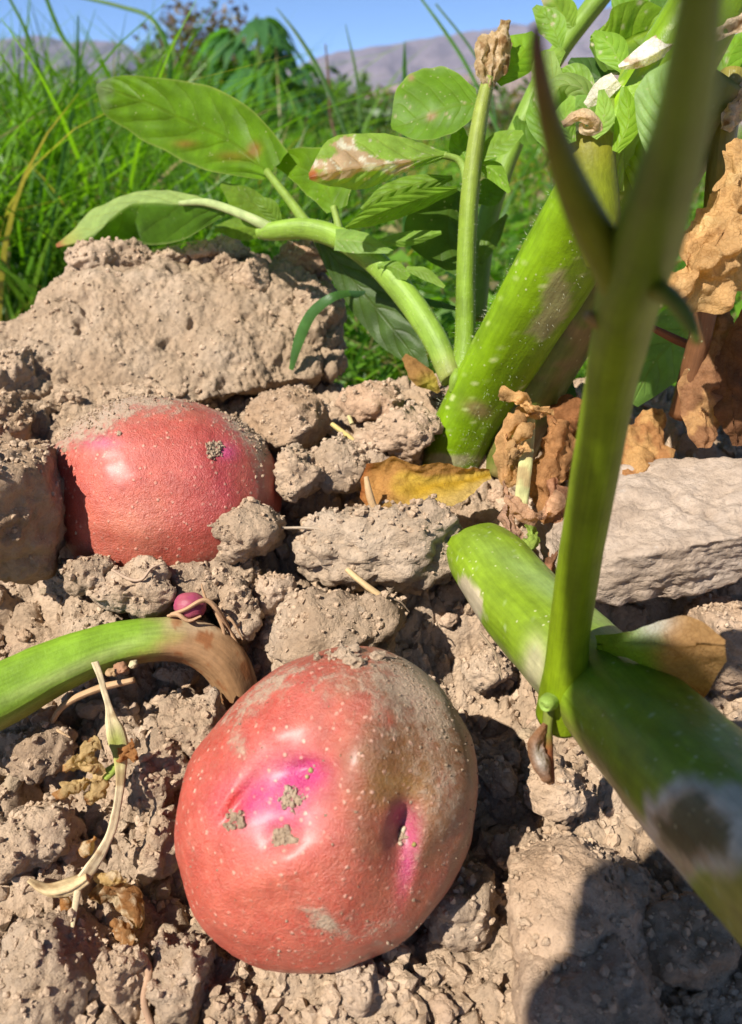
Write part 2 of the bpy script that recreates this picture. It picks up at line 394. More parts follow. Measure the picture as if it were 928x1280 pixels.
# the big slab of dry earth behind the rear potato
def mound():
    nu, nv = 330, 190
    # u runs along the slab (left to right), v goes round its section: foot, front face, crest, back
    # picture lines: where the front face starts, its crest, both with depths
    foot = spline([(-260, 560, .315), (-60, 520, .325), (60, 515, .335), (160, 512, .34), (250, 502, .345), (330, 482, .352), (395, 470, .362), (447, 446, .378)], nu)
    crest = spline([(-260, 520, .36), (-90, 460, .365), (0, 412, .372), (60, 362, .382), (110, 318, .392), (230, 316, .40), (340, 314, .405), (404, 318, .405)], nu)
    A = pts(foot); B = pts(crest)
    V = np.zeros((nu, nv, 3))
    for j in range(nv):
        t = j/(nv-1)
        if t < 0.14:      # underside, tucked back and down
            s = t/0.14; p = A + (1-s)*np.array([0, 0.055, -0.020])[None]
        elif t < 0.80:    # front face, gently bulging
            s = (t-0.14)/0.66
            p = A*(1-s)+B*s; p = p + (np.sin(np.pi*s)*0.010)*np.array([0, -0.45, 0.9])[None]
        else:
            s = (t-0.80)/0.20; p = B + s*np.array([0, 0.06, 0.0])[None] + (s**2)*np.array([0, 0, -0.06])[None]
        V[:, j] = p
    # right end closes: pull the last columns together
    for i in range(nu-26, nu):
        s = ((i-(nu-26))/25.0)**2.2; c = V[i, 20:150].mean(0)+np.array([0.004, 0.02, -0.004]); V[i] = V[i]*(1-s)+c*s
    V = V.reshape(-1, 3); F = gridfaces(nu, nv); n = vnormals(V, F)
    if n[nu//2*nv+90, 2] < 0: n = -n; F = F[:, ::-1]
    px, py, _ = proj(V); Q = V+7.0
    h = 0.0040*fbm(Q*32, 4, 61)
    left = sstep(140, 20, px)*sstep(400, 470, py)
    rgt = sstep(300, 430, px)
    f1, f2, hh = cells3((Q+0.004*np.stack([fbm(Q*80, 3, 4), fbm(Q*80, 3, 8), fbm(Q*80, 3, 9)], 1))/0.022, 5)
    k = np.clip(0.08+0.9*left+0.8*rgt+0.8*sstep(345, 322, py), 0, 1)
    h += k*(0.005*(hh-0.5)-0.0045*np.exp(-((f2-f1)/0.13)**2))
    f1, f2, hh = cells3((Q+0.002*np.stack([fbm(Q*160, 3, 4), fbm(Q*160, 3, 8), fbm(Q*160, 3, 9)], 1))/0.0085, 15)
    mm = sstep(-0.1, 0.4, fbm(Q*40, 3, 71))
    h += (0.04+0.4*mm+.6*k)*(0.0014*(hh-0.5)-0.0012*np.exp(-((f2-f1)/0.11)**2)); h += .0009*billow(Q*330, 3, 83, .6)*(.3+.7*mm)
    pit = sstep(0.46, 0.66, fbm(Q*58, 3, 77)); h -= 0.0030*pit; h += (.12+.75*np.maximum(mm*.8, k))*.0013*billow(Q*110, 4, 79, .6)
    # ledge: dark notch left of the potato and the step beneath it
    h += 0.0006*fbm(Q*260, 4, 81, 0.62)
    V = V+n*h[:, None]
    o = link('earth_slab', mesh('earth_slab', V, F), M['soil_fine'])
    o.color = (.71, .71, .70, 1)
    tag(o, 'large sloping slab of dry earth behind the rear potato', 'earth slab')
    CLODS.append((V, F))
mound()

clod('soil_clod', 101, 363, 527, 106, 72, 'rounded tan clod just right of the rear potato below the slab overhang', tint=(1.06, 1.0, .95))
clod('soil_clod', 102, 303, 664, 118, 80, 'crusty jagged clod against the lower right of the rear potato', d=.278)
clod('soil_clod', 103, 342, 746, 54, 76, 'pale whitish angular clod between the two potatoes', d=.268, sub=5, sharp=26, tint=(1.15, 1.17, 1.22), rough=.7)
clod('soil_clod', 104, 425, 790, 190, 112, 'wide crumbly clod touching the top of the near potato', d=.262, lump=.003, depth=.020)
clod('crust_piece', 105, 482, 680, 230, 118, 'pale flaky crust under the curled yellow leaf', d=.278, tint=(1.12, 1.16, 1.20), depth=.018, sharp=40, rough=1.5, lump=.005, ry=R(-6))
clod('soil_clod', 106, 18, 645, 118, 200, 'tall dark clod at the left edge shading the rear potato', d=.262, tint=(.92, .86, .8), depth=.028)
clod('soil_clod', 107, 8, 532, 76, 84, 'rough clod at the left edge above the tall dark one', d=.30, tint=(.95, .9, .85))
clod('earth_block', 108, 848, 658, 330, 136, 'long pale slab of earth under the brown leaves at right', d=.268, tint=(.92, .98, 1.10), depth=.036, sub=6, nplanes=5, ry=R(-13), sharp=70, rough=.62, mat='soil_fine', planes=[(0.05, -.30, 1, .62), (0, -1, -.12, .70), (-1, -.2, .1, .85), (.2, -.5, -.8, .8)])
clod('soil_clod', 109, 905, 800, 110, 120, 'big smooth lump at the right edge below the long slab', d=.245, tint=(1.08, 1.05, 1.05), rough=.7)
clod('soil_clod', 110, 432, 580, 92, 62, 'clod in the middle, left of the yellow leaf', d=.298)
clod('soil_clod', 111, 500, 545, 100, 70, 'light clod beside the base of the thick stem', d=.306, tint=(1.1, 1.06, 1.04))
clod('soil_clod', 112, 470, 505, 90, 50, 'reddish crumbly clod below the gap showing grass', d=.325, tint=(1.05, .95, .9))
clod('soil_clod', 113, 372, 592, 70, 66, 'crumbly clod wedged at the right flank of the rear potato', d=.292)
clod('soil_clod', 114, 255, 722, 130, 60, 'clod below the rear potato with a thin root across it', d=.272)
clod('soil_clod', 147, 172, 738, 100, 70, 'crumbly clod in front of the rear potato with a root on it', d=.262)
clod('soil_clod', 148, 112, 716, 60, 54, 'small clod at the lower left foot of the rear potato', d=.266)
clod('soil_clod', 115, 300, 770, 60, 90, 'narrow upright clod right of the small pink tuber', d=.262)
clod('soil_clod', 116, 85, 730, 56, 58, 'small angular clod below the left side of the rear potato', d=.268)
clod('soil_clod', 117, 120, 775, 80, 60, 'crumbly clod just above the green stem at left', d=.262)
clod('soil_clod', 118, 245, 912, 86, 100, 'clod left of the near potato shoulder, under the hole', d=.246)
clod('soil_clod', 119, 196, 968, 76, 108, 'clod behind the withered shoot, left of the near potato', d=.238)
clod('soil_clod', 120, 198, 1062, 52, 96, 'slim upright clod touching the left flank of the near potato', d=.226)
clod('soil_clod', 121, 55, 938, 78, 62, 'dark rounded clod under the green stem at left', d=.244, tint=(.9, .88, .86))
clod('soil_clod', 122, 40, 1050, 96, 96, 'clod at the left edge beside the withered shoot', d=.228)
clod('soil_clod', 123, 62, 1215, 140, 130, 'largest clod in the lower left corner', d=.204)
clod('soil_clod', 124, 158, 1232, 62, 124, 'flat upright flake of earth in front of the brown scrap', d=.202, sharp=30, rough=.5, depth=.006, tint=(1.05, 1.02, 1))
clod('soil_clod', 125, 228, 1222, 84, 112, 'clod at the lower left foot of the near potato', d=.205)
clod('soil_clod', 126, 610, 838, 70, 54, 'angular clod below the dark hollow, right of the near potato', d=.252, sharp=26)
clod('soil_clod', 127, 447, 1232, 52, 60, 'pale pointed stone-like clod in front of the near potato', d=.197, sharp=34, rough=.4, tint=(1.1, 1.1, 1.12))
clod('soil_clod', 128, 575, 1128, 92, 92, 'clod at the lower right flank of the near potato', d=.213, rough=.8)
clod('soil_clod', 129, 622, 972, 50, 48, 'clod in the gap right of the near potato', d=.234)
clod('soil_clod', 130, 730, 1130, 200, 120, 'broad smooth lump of earth at lower right crossed by the shadow edge', d=.214, rough=.7, depth=.026, tint=(1.1, 1.07, 1.07))
clod('soil_clod', 131, 745, 1262, 190, 150, 'broad lump in the bottom right shadow', d=.193, rough=.55, depth=.022, tint=(1.06, 1.03, 1.03))
clod('soil_clod', 132, 850, 1180, 120, 100, 'rounded lump inside the shadow under the thick stem', d=.203, rough=.7)
clod('soil_clod', 133, 690, 985, 90, 60, 'flattish clod left of the hanging brown stub', d=.232, rough=.7, tint=(1.08, 1.06, 1.05))
clod('soil_clod', 134, 645, 1062, 70, 46, 'clod between the near potato and the thick stem', d=.224, rough=.8)
clod('soil_clod', 135, 120, 330, 64, 50, 'crumbly clod on the left end of the slab crest', d=.392)
clod('soil_clod', 136, 165, 322, 52, 36, 'brown clod second from the left on the slab crest', d=.394)
clod('soil_clod', 137, 214, 321, 44, 26, 'small flat clod on the slab crest under the lower leaf', d=.396)
clod('soil_clod', 138, 315, 350, 50, 56, 'egg-shaped pebble-like clod on the upper right of the slab', d=.382, rough=.5)
clod('soil_clod', 139, 287, 342, 34, 50, 'narrow clod leaning on the egg-shaped one on the slab', d=.385)
clod('soil_clod', 140, 272, 314, 76, 30, 'flat pale clod on the slab crest under the leaf stalk', d=.398, sharp=24)
clod('soil_clod', 141, 385, 322, 70, 46, 'reddish lump at the right end of the slab crest', d=.398, tint=(1.05, .92, .85))
clod('soil_clod', 142, 398, 385, 60, 60, 'lump on the right corner of the slab behind the drooping blade', d=.380)
clod('soil_clod', 144, 12, 470, 80, 74, 'rough lump at the left edge of the slab face', d=.340)
clod('soil_clod', 145, 115, 550, 84, 60, 'smooth lump left of the rear potato, under the slab', d=.318, rough=.6)
clod('soil_clod', 146, 180, 486, 110, 20, 'low ledge of earth on the slab just above the rear potato', d=.350)

# ------------------------------------------------------------------ potatoes
def potato_material():
    k = NT('red_potato_skin'); pos = k.n('NewGeometry').outputs[0]
    a = k.n('Attribute', attribute_name='Col').outputs[0]; mk = k.n('Attribute', attribute_name='Mask'); ms = k.n('SeparateColor', {0: mk.outputs[0]})
    dust0, clean = ms.outputs[0], ms.outputs[1]
    c = k.mix(1.0, a, k.ramp(k.noise(210, 5, 0.6, pos), [(0.3, (0.78, .66, .62)), (0.7, (1.10, 1.30, 1.2))]), 'MULTIPLY')
    net = k.ramp(k.noise(1500, 2, 0.6, pos), [(0.35, G(0)), (0.7, G(1))])
    c = k.mix(k.math('MULTIPLY', net, 0.16), c, (0.42, 0.15, 0.08, 1))
    # lenticels: small pale dots of uneven size
    dn = k.n('VectorMath', {0: pos, 1: k.n('VectorMath', {0: k.n('TexNoise', {'Vector': pos, 'Scale': 700}).outputs[1], 3: 0.0009}, operation='SCALE').outputs[0]}, operation='ADD').outputs[0]
    dots = k.ramp(k.vor(400, dn), [(0.0, G(1)), (0.14, G(1)), (0.26, G(0))])
    dots = k.math('MULTIPLY', dots, k.ramp(k.noise(120, 3, 0.6, pos), [(0.34, G(0)), (0.58, G(0.8))]))
    c = k.mix(dots, c, (0.56, 0.30, 0.21, 1))
    # dust: general film, patches where the mask asks for it, streaks
    film = k.ramp(k.noise(700, 6, 0.75, pos), [(0.40, G(0)), (0.62, G(1))])
    patch = k.math('ADD', dust0, k.math('MULTIPLY', k.math('SUBTRACT', k.noise(330, 6, 0.75, pos), 0.5), 1.5))
    d = k.ramp(patch, [(0.42, G(0)), (0.75, G(1))])
    d = k.math('MULTIPLY', d, k.ramp(dust0, [(0.02, G(0)), (0.15, G(1))]))
    d = k.math('MAXIMUM', d, k.math('MULTIPLY', film, k.math('ADD', 0.03, k.math('MULTIPLY', dust0, 0.5))))
    d = k.math('MULTIPLY', d, k.math('SUBTRACT', 1.0, k.math('MULTIPLY', clean, 0.95)))
    c = k.mix(d, c, (0.37, 0.255, 0.17, 1))
    rough = k.math('ADD', k.math('MULTIPLY', d, 0.5), k.math('ADD', 0.25, k.math('MULTIPLY', clean, -0.03)))
    rough = k.math('ADD', rough, k.math('MULTIPLY', k.noise(500, 4, 0.6, pos), 0.22))
    h = k.math('ADD', k.math('MULTIPLY', k.noise(620, 4, 0.6, pos), 0.75), k.math('MULTIPLY', k.noise(1900, 3, 0.65, pos), 0.75))
    h = k.math('ADD', h, k.math('MULTIPLY', dots, 0.5)); h = k.math('ADD', h, k.math('MULTIPLY', d, k.noise(1300, 3, 0.7, pos)))
    b = k.n('BsdfPrincipled', {'Base Color': c, 'Roughness': rough, 'Specular IOR Level': 0.55, 'Normal': k.bump(h, 0.00060, 0.95)})
    b.inputs['Subsurface Weight'].default_value = 0.12; b.inputs['Subsurface Radius'].default_value = (1.0, 0.3, 0.2); b.inputs['Subsurface Scale'].default_value = 0.002
    b.inputs['Coat Weight'].default_value = 0.3; b.inputs['Coat Roughness'].default_value = 0.36
    return k.done(b)
M['potato'] = potato_material()
def ell(px, py, cx, cy, a, b, rot=0.0):
    c, s = math.cos(R(rot)), math.sin(R(rot)); dx, dy = px-cx, py-cy
    return np.exp(-(((dx*c+dy*s)/a)**2 + ((-dx*s+dy*c)/b)**2))
def potato(name, cpx, cpy, d, a, b, c, rot, seed, dents, colfn, maskfn, label):
    D, F = ico(6)
    cr, sr = math.cos(R(rot)), math.sin(R(rot))
    X = RT*cr+UP*sr; Y = -RT*sr+UP*cr; Z = -FW
    ux, uy, uz = D[:, 0], D[:, 1], D[:, 2]
    pw = 0.94
    e = lambda v: np.sign(v)*np.abs(v)**pw
    V = (e(ux)*a*(1+0.05*uy))[:, None]*X + (e(uy)*b)[:, None]*Y + (uz*c)[:, None]*Z
    V = V*(1+0.035*fbm(D*1.7+seed, 2, seed))[:, None]
    ctr = pt(cpx, cpy, d); V = V+ctr
    px, py, _ = proj(V); front = sstep(-0.05, 0.25, (vnormals(V, F)@(-FW)))
    for (x, y, ra, rb, ro, dep) in dents:
        V = V + (ell(px, py, x, y, ra, rb, ro)*dep*front)[:, None]*FW
    n = vnormals(V, F)
    V = V + n*(0.00016*fbm(V*420, 3, seed+4))[:, None]
    col = colfn(px, py, n, V); mask = maskfn(px, py, n, V)
    root = ctr
    me = mesh(name, V-root, F, col=col)
    mk = np.ones((len(V), 4), np.float32); mk[:, 0] = mask[0]*1.0; mk[:, 1] = mask[1]*front; mk[:, 2] = 0
    at = me.color_attributes.new('Mask', 'FLOAT_COLOR', 'POINT'); at.data.foreach_set('color', np.clip(mk, 0, 1).ravel())
    o = link(name, me, M['potato']); o.location = root
    tag(o, label, 'potato')
    return o, V, F, n
def lerp(c0, c1, t): return np.asarray(c0)[None]*(1-t[:, None]) + np.asarray(c1)[None]*t[:, None] if np.ndim(c0) == 1 else c0*(1-t[:, None])+np.asarray(c1)[None]*t[:, None]

def near_col(px, py, n, V):
    c = np.tile(np.array([0.41, 0.044, 0.030]), (len(V), 1))
    c = lerp(c, (0.48, 0.095, 0.062), np.clip(0.8*ell(px, py, 330, 1130, 120, 90)+0.4*fbm(V*60, 3, 2), 0, 1))
    c = lerp(c, (0.165, 0.068, 0.024), np.clip(1.45*ell(px, py, 515, 955, 100, 165, -8)*(0.85+0.6*fbm(V*90, 3, 8)), 0, .92))
    c = lerp(c, (0.27, 0.13, 0.02), np.clip(0.7*ell(px, py, 505, 985, 45, 45), 0, 1))
    mg = np.clip(1.05*ell(px, py, 352, 1000, 36, 46, 20)+0.8*ell(px, py, 385, 968, 26, 20)+.6*ell(px, py, 300, 1005, 30, 26), 0, 1)
    c = lerp(c, (0.40, 0.010, 0.12), mg)
    c = lerp(c, (0.36, 0.012, 0.10), np.clip(ell(px, py, 512, 1075, 10, 46, 12)+0.8*ell(px, py, 502, 1030, 16, 22), 0, .9))
    c = lerp(c, (0.62, 0.03, 0.03), np.clip(ell(px, py, 285, 1005, 14, 22, 30)*1.1, 0, 1))
    return c
def near_mask(px, py, n, V):
    d = 0.15+0.65*ell(px, py, 540, 850, 75, 70)+0.55*ell(px, py, 325, 870, 75, 16, -38)+0.5*ell(px, py, 300, 940, 12, 22)+0.38*ell(px, py, 560, 990, 45, 90)
    d += 0.42*ell(px, py, 400, 1150, 28, 12, 30)+0.30*ell(px, py, 470, 1170, 120, 30)+0.25*ell(px, py, 440, 840, 70, 25)+0.15*ell(px, py, 470, 1000, 60, 130)
    d += 0.25*np.clip(fbm(V*120, 3, 90), 0, 1)
    clean = np.clip(ell(px, py, 362, 985, 62, 62)+0.6*ell(px, py, 430, 950, 26, 90, 12)+.6*ell(px, py, 370, 1070, 70, 26, -28), 0, 1)  # skin kept free of dust and slightly smoother here
    return np.clip(d, 0, 1), clean
NEAR_D = [(350, 990, 58, 60, 0, .0030), (386, 967, 24, 13, -15, .0026), (292, 1014, 32, 9, -52, .0032), (352, 1048, 20, 14, 0, .0016),
          (504, 1042, 15, 36, 12, .0050), (503, 1040, 46, 85, 12, .0032), (524, 1080, 9, 46, 14, -.0010), (458, 935, 38, 105, 6, -.0034), (345, 1088, 80, 24, -24, -.0014), (440, 850, 80, 40, 0, -.001)]
npot, NV, NF, NN = potato('potato', 413, 1003, .214, .0426, .0366, .036, 50, 3, NEAR_D, near_col, near_mask, 'large near red potato with magenta eyes in front')
def rear_col(px, py, n, V):
    c = np.tile(np.array([0.42, 0.060, 0.040]), (len(V), 1))
    c = lerp(c, (0.50, 0.135, 0.085), np.clip(0.8*ell(px, py, 160, 660, 60, 50)+0.35*fbm(V*60, 3, 5), 0, 1))
    c = lerp(c, (0.42, 0.025, 0.055), np.clip(0.9*ell(px, py, 280, 580, 40, 70)*(.7+.5*fbm(V*80, 3, 7)), 0, .8))
    c = lerp(c, (0.40, 0.02, 0.13), np.clip(ell(px, py, 284, 565, 12, 10)+.7*ell(px, py, 125, 553, 22, 8), 0, .9))
    return c
def rear_mask(px, py, n, V):
    top = 560-0.36*(px-120)
    d = 0.80*sstep(22, -50, py-top+14*fbm(V*70, 3, 33))*sstep(330, 230, px)+0.75*ell(px, py, 300, 525, 60, 26, 45)+.4*ell(px, py, 325, 590, 14, 50)
    d += .18*ell(px, py, 150, 680, 90, 30)+0.06
    return np.clip(d, 0, 1), np.clip(0.5*ell(px, py, 165, 620, 60, 50), 0, 1)
rpot, RV, RF, RN = potato('potato', 208, 620, .297, .0418, .0362, .037, -8, 9, [(268, 563, 15, 12, 0, .0012)], rear_col, rear_mask, 'red potato half buried below the earth slab, dirt on its top')

def crumb_parts(name, V, N, weight, count, smin, smax, seed, parent, label=None, kind='stuff'):
    """little grains of soil resting on a surface, all one part"""
    rng = np.random.RandomState(seed); w = np.clip(weight, 0, None); ids = rng.choice(len(V), count, p=w/w.sum())
    D, F = ico(1 if smax < .0012 else 2); m = len(D)
    s = smin*(smax/smin)**(rng.rand(count)**2.2)
    J = 1+0.35*rng.normal(size=(count, m, 1)).clip(-1.2, 1.2)
    ax = s[:, None]*rng.uniform(0.6, 1.2, (count, 3))
    jt = rng.normal(size=(count, 3))*.0005; jt -= N[ids]*np.sum(jt*N[ids], 1)[:, None]
    P = D[None]*J*ax[:, None]+(V[ids]+jt)[:, None]+N[ids][:, None]*(s*0.3)[:, None, None]
    FF = (F[None]+(np.arange(count)*m)[:, None, None]).reshape(-1, 3)
    o = link(name, mesh(name, P.reshape(-1, 3), FF, smooth=False), M['soil'], parent)
    tag(o, label, kind=kind)
    return o
px, py, _ = proj(NV); fr = sstep(0, .3, NN@(-FW))
for i, (x, y, r, n_) in enumerate([(356, 1046, 12, 260), (364, 998, 14, 130), (292, 1024, 12, 110), (503, 1042, 8, 16)]):
    crumb_parts('dirt_patch', NV, NN, fr*(np.hypot(px-x, (py-y)*1.2) < r)*1.0, n_, .0002, .0010, 40+i, npot, 'grey dirt stuck in an eye of the potato')
crumb_parts('dust_grains', NV, NN, fr*(near_mask(px, py, NN, NV)[0]**2+.01), 420, .00012, .00045, 51, npot)
crumb_parts('dirt_patch', NV, NN, fr*(ell(px, py, 445, 820, 45, 9)+ell(px, py, 425, 822, 12, 6)), 40, .0005, .0022, 52, npot)
px, py, _ = proj(RV); fr = sstep(0, .3, RN@(-FW)+.4)
crumb_parts('dirt_layer', RV, RN, fr*rear_mask(px, py, RN, RV)[0]**4, 1100, .00015, .0009, 53, rpot, 'layer of loose dirt on the top of the potato')
crumb_parts('dirt_patch', RV, RN, fr*(np.hypot(px-268, py-563) < 11)*1.0, 150, .0003, .0009, 54, rpot, 'round dirt spot on the potato')

# ------------------------------------------------------------------ smaller clods: each one a thing, then the loose crumbs as one mass
rng = np.random.RandomState(5)
VAR = []
for i in range(16):
    V, F = clod_shape(300+i, rng.uniform(0.7, 1.15, 3)*0.006, 4, nplanes=11, sharp=34 if i % 2 else 20, lump=.0028, rough=1.15)
    VAR.append(mesh('small_clod', V/0.006, F)); VAR[-1].materials.append(M['soil'])
def zone(px, py):
    if py < 700 and px < 420: return 'small loose clod lying between the rear potato and the middle', 'small clods round the rear potato'
    if py < 760: return 'small loose clod lying below the leafy plant and its dry leaves', 'small clods below the plant'
    if px < 250: return 'small loose clod on the rough soil left of the near potato', 'small clods left of the near potato'
    if px > 560: return 'small loose clod on the paler soil right of the near potato', 'small clods right of the near potato'
    return 'small loose clod right in front of or behind the near potato', 'small clods at the near potato'
placed = []; tries = 0
while len(placed) < 285 and tries < 6000:
    tries += 1
    px_, py_ = rng.uniform(-20, 950), rng.uniform(470, 1300)
    if py_ < 560 and px_ < 330: continue
    if ((px_-407)/205)**2+((py_-1012)/212)**2 < 1 or ((px_-205)/140)**2+((py_-630)/115)**2 < 1: continue
    d = gd(px_, py_); p = pt(px_, py_, d); r = 0.0022*(0.0075/0.0022)**(rng.rand()**1.7)
    if px_ > 560 and py_ > 820: r *= 0.62
    if any((p[0]-q[0])**2+(p[1]-q[1])**2 < (0.75*(r+q[2]))**2 for q in placed): continue
    placed.append((p[0], p[1], r))
    o = link('small_clod', VAR[rng.randint(16)]); z = gz(p[0], p[1])
    o.location = (p[0], p[1], z+r*0.25); o.scale = (r, r*rng.uniform(.75, 1.1), r*rng.uniform(.6, .95)); o.rotation_euler = tuple(rng.uniform(0, 6.28, 3))
    t = rng.uniform(.92, 1.12); o.color = (t*rng.uniform(.97, 1.05), t, t*rng.uniform(.95, 1.03), 1)
    a, b = zone(px_, py_); tag(o, a, 'soil clod', b)
def crumbs(count, seed):
    rng = np.random.RandomState(seed); D, F = ico(1); m = len(D)
    px_ = rng.uniform(-40, 970, count*2); py_ = 1310-rng.rand(count*2)**1.15*850
    keep = []
    P = []
    for a, b in zip(px_, py_):
        if len(P) >= count: break
        d = gd2(a, b)
        if d is None: continue
        p = pt(a, b, d); P.append((p[0], p[1], gz(p[0], p[1])))
    P = np.array(P); n = len(P)
    # cluster: crumbs gather in patches
    s = 0.00028*(0.0026/0.00028)**(rng.rand(n)**2.2)*(0.7+0.8*sstep(-.3, .4, fbm(P*50, 2, 9)))
    C = [P]; S = [s]
    for (V, Fc) in CLODS:
        nn = vnormals(V, Fc); ok = np.where(nn[:, 2] > 0.35)[0]
        if len(ok) == 0: continue
        ext = np.ptp(V, axis=0).max(); k = int(min(900, 190000*ext*ext+40))
        if len(V) > 50000 and ext > .15: k = 1500
        ids = rng.choice(ok, k); C.append(V[ids]); S.append(0.00022*(0.0017/0.00022)**(rng.rand(k)**2.6))
    P = np.vstack(C); s = np.concatenate(S); n = len(P)
    base = []
    for v in range(10):
        N_ = rng.normal(size=(9, 3)); N_ /= np.linalg.norm(N_, axis=1)[:, None]
        q = D*np.minimum(1.15, (rng.uniform(.6, .95, 9)[None]/np.maximum(D@N_.T, .05)).min(1))[:, None]*(1+0.13*rng.normal(size=m))[:, None]*rng.uniform(.65, 1.1, 3)
        base.append(q)
    base = np.array(base)
    ang = rng.rand(n)*6.28; c, s_ = np.cos(ang), np.sin(ang)
    q = base[rng.randint(10, size=n)]*s[:, None, None]
    q = np.stack([q[..., 0]*c[:, None]-q[..., 1]*s_[:, None], q[..., 0]*s_[:, None]+q[..., 1]*c[:, None], q[..., 2]], -1)
    q = q+P[:, None]+np.array([0, 0, 1])*(s*0.35)[:, None, None]
    FF = (F[None]+(np.arange(n)*m)[:, None, None]).reshape(-1, 3)
    o = link('soil_crumbs', mesh('soil_crumbs', q.reshape(-1, 3), FF, smooth=False), M['soil'])
    o.color = (1.16, 1.16, 1.16, 1)
    tag(o, 'loose crumbs and grains of dry soil strewn everywhere', 'soil crumbs', kind='stuff')
_gd = {}
def gd2(a, b):
    k = (int(a/12), int(b/8))
    if k not in _gd: _gd[k] = gd(k[0]*12+6, k[1]*8+4)
    d = _gd[k]
    if d > .6: return None
    for _ in range(2):      # refine on the detailed ground
        p = pt(a, b, d); e = p[2]-gz(p[0], p[1]); d += e/0.55*0.7
    return d
crumbs(11000, 17)

# ------------------------------------------------------------------ stems, leaves
def tube(name, ctrl, mat, parent=None, col=(0.1, 0.2, 0.03), colfn=None, n=90, sides=28, ridge=0.05, lobes=3, noise=0.03, seed=0, cap=True, world=False, flatten=1.0, post=None, endround=0.0):
    """ctrl rows: (px, py, depth, radius in pixels) or, with world, (x, y, z, radius)"""
    C = spline(ctrl, n)
    if world: P = C[:, :3]; rad = C[:, 3]
    else: P = pts(C[:, :3]); rad = C[:, 3]*C[:, 2]/FPX
    T = np.gradient(P, axis=0); T /= np.linalg.norm(T, axis=1)[:, None]
    A = np.zeros_like(P); a = np.cross(T[0], [0.31, 0.2, 0.93]); a /= np.linalg.norm(a)
    for i in range(n):
        a = a-T[i]*(a@T[i]); a /= np.linalg.norm(a); A[i] = a
    B = np.cross(T, A)
    ph = np.linspace(0, 2*np.pi, sides+1); u = np.linspace(0, 1, n)
    if endround:
        rad = rad*np.sqrt(np.clip(1-np.clip((u-(1-endround))/endround, 0, 1)**2, 0.0004, 1))
    prof = 1+ridge*np.cos(lobes*ph[None]+1.2*u[:, None])
    V = P[:, None]+rad[:, None, None]*prof[..., None]*(np.cos(ph)[None, :, None]*A[:, None]+flatten*np.sin(ph)[None, :, None]*B[:, None])
    V = V.reshape(-1, 3); ctr = np.repeat(P, sides+1, 0); rr = np.repeat(rad, sides+1)
    dirn = V-ctr
    V = ctr+dirn*(1+noise*fbm(ctr*60+dirn*140+seed, 3, seed))[:, None]
    F = gridfaces(n, sides+1)
    uv = np.stack([np.repeat(u, sides+1)*1.0, np.tile(ph/(2*np.pi), n)], 1)
    UU = uv[:, 0]
    if cap:
        k = len(V); V = np.vstack([V, P[0], P[-1]]); uv = np.vstack([uv, [[0, .5], [1, .5]]])
        f0 = [[k, i, i+1, i+1] for i in range(sides)]; b0 = (n-1)*(sides+1); f1 = [[k+1, b0+i+1, b0+i, b0+i] for i in range(sides)]
    if post is not None: V = post(V)
    pxy = proj(V)
    c = np.tile(np.asarray(col, float), (len(V), 1))
    if colfn is not None: c = colfn(c, pxy[0], pxy[1], uv[:, 0], V)
    me = bpy.data.meshes.new(name)
    faces = [tuple(r) for r in F.tolist()]
    if cap: faces += [tuple(f[:3]) for f in f0]+[tuple(f[:3]) for f in f1]
    root = Vector((0, 0, 0)) if parent is not None else Vector([float(v) for v in P[0]])
    me.from_pydata([tuple(v) for v in (V-np.array(root)).tolist()], [], faces); me.polygons.foreach_set('use_smooth', np.ones(len(faces), bool))
    cc = np.ones((len(V), 4), np.float32); cc[:, :3] = np.clip(c, 0, 1)
    at = me.color_attributes.new('Col', 'FLOAT_COLOR', 'POINT'); at.data.foreach_set('color', cc.ravel())
    l = me.uv_layers.new(name='UVMap'); li = np.zeros(len(me.loops), np.int32); me.loops.foreach_get('vertex_index', li); l.data.foreach_set('uv', uv[li].astype(np.float32).ravel())
    o = link(name, me, M[mat], parent)
    if parent is None: o.location = root
    o['_skel'] = 0; del o['_skel']
    return o, V, (P, rad)
def noisecol(c, V, f=120, a=0.25, s=0):
    return c*(1+a*fbm(V*f, 3, s))[:, None]

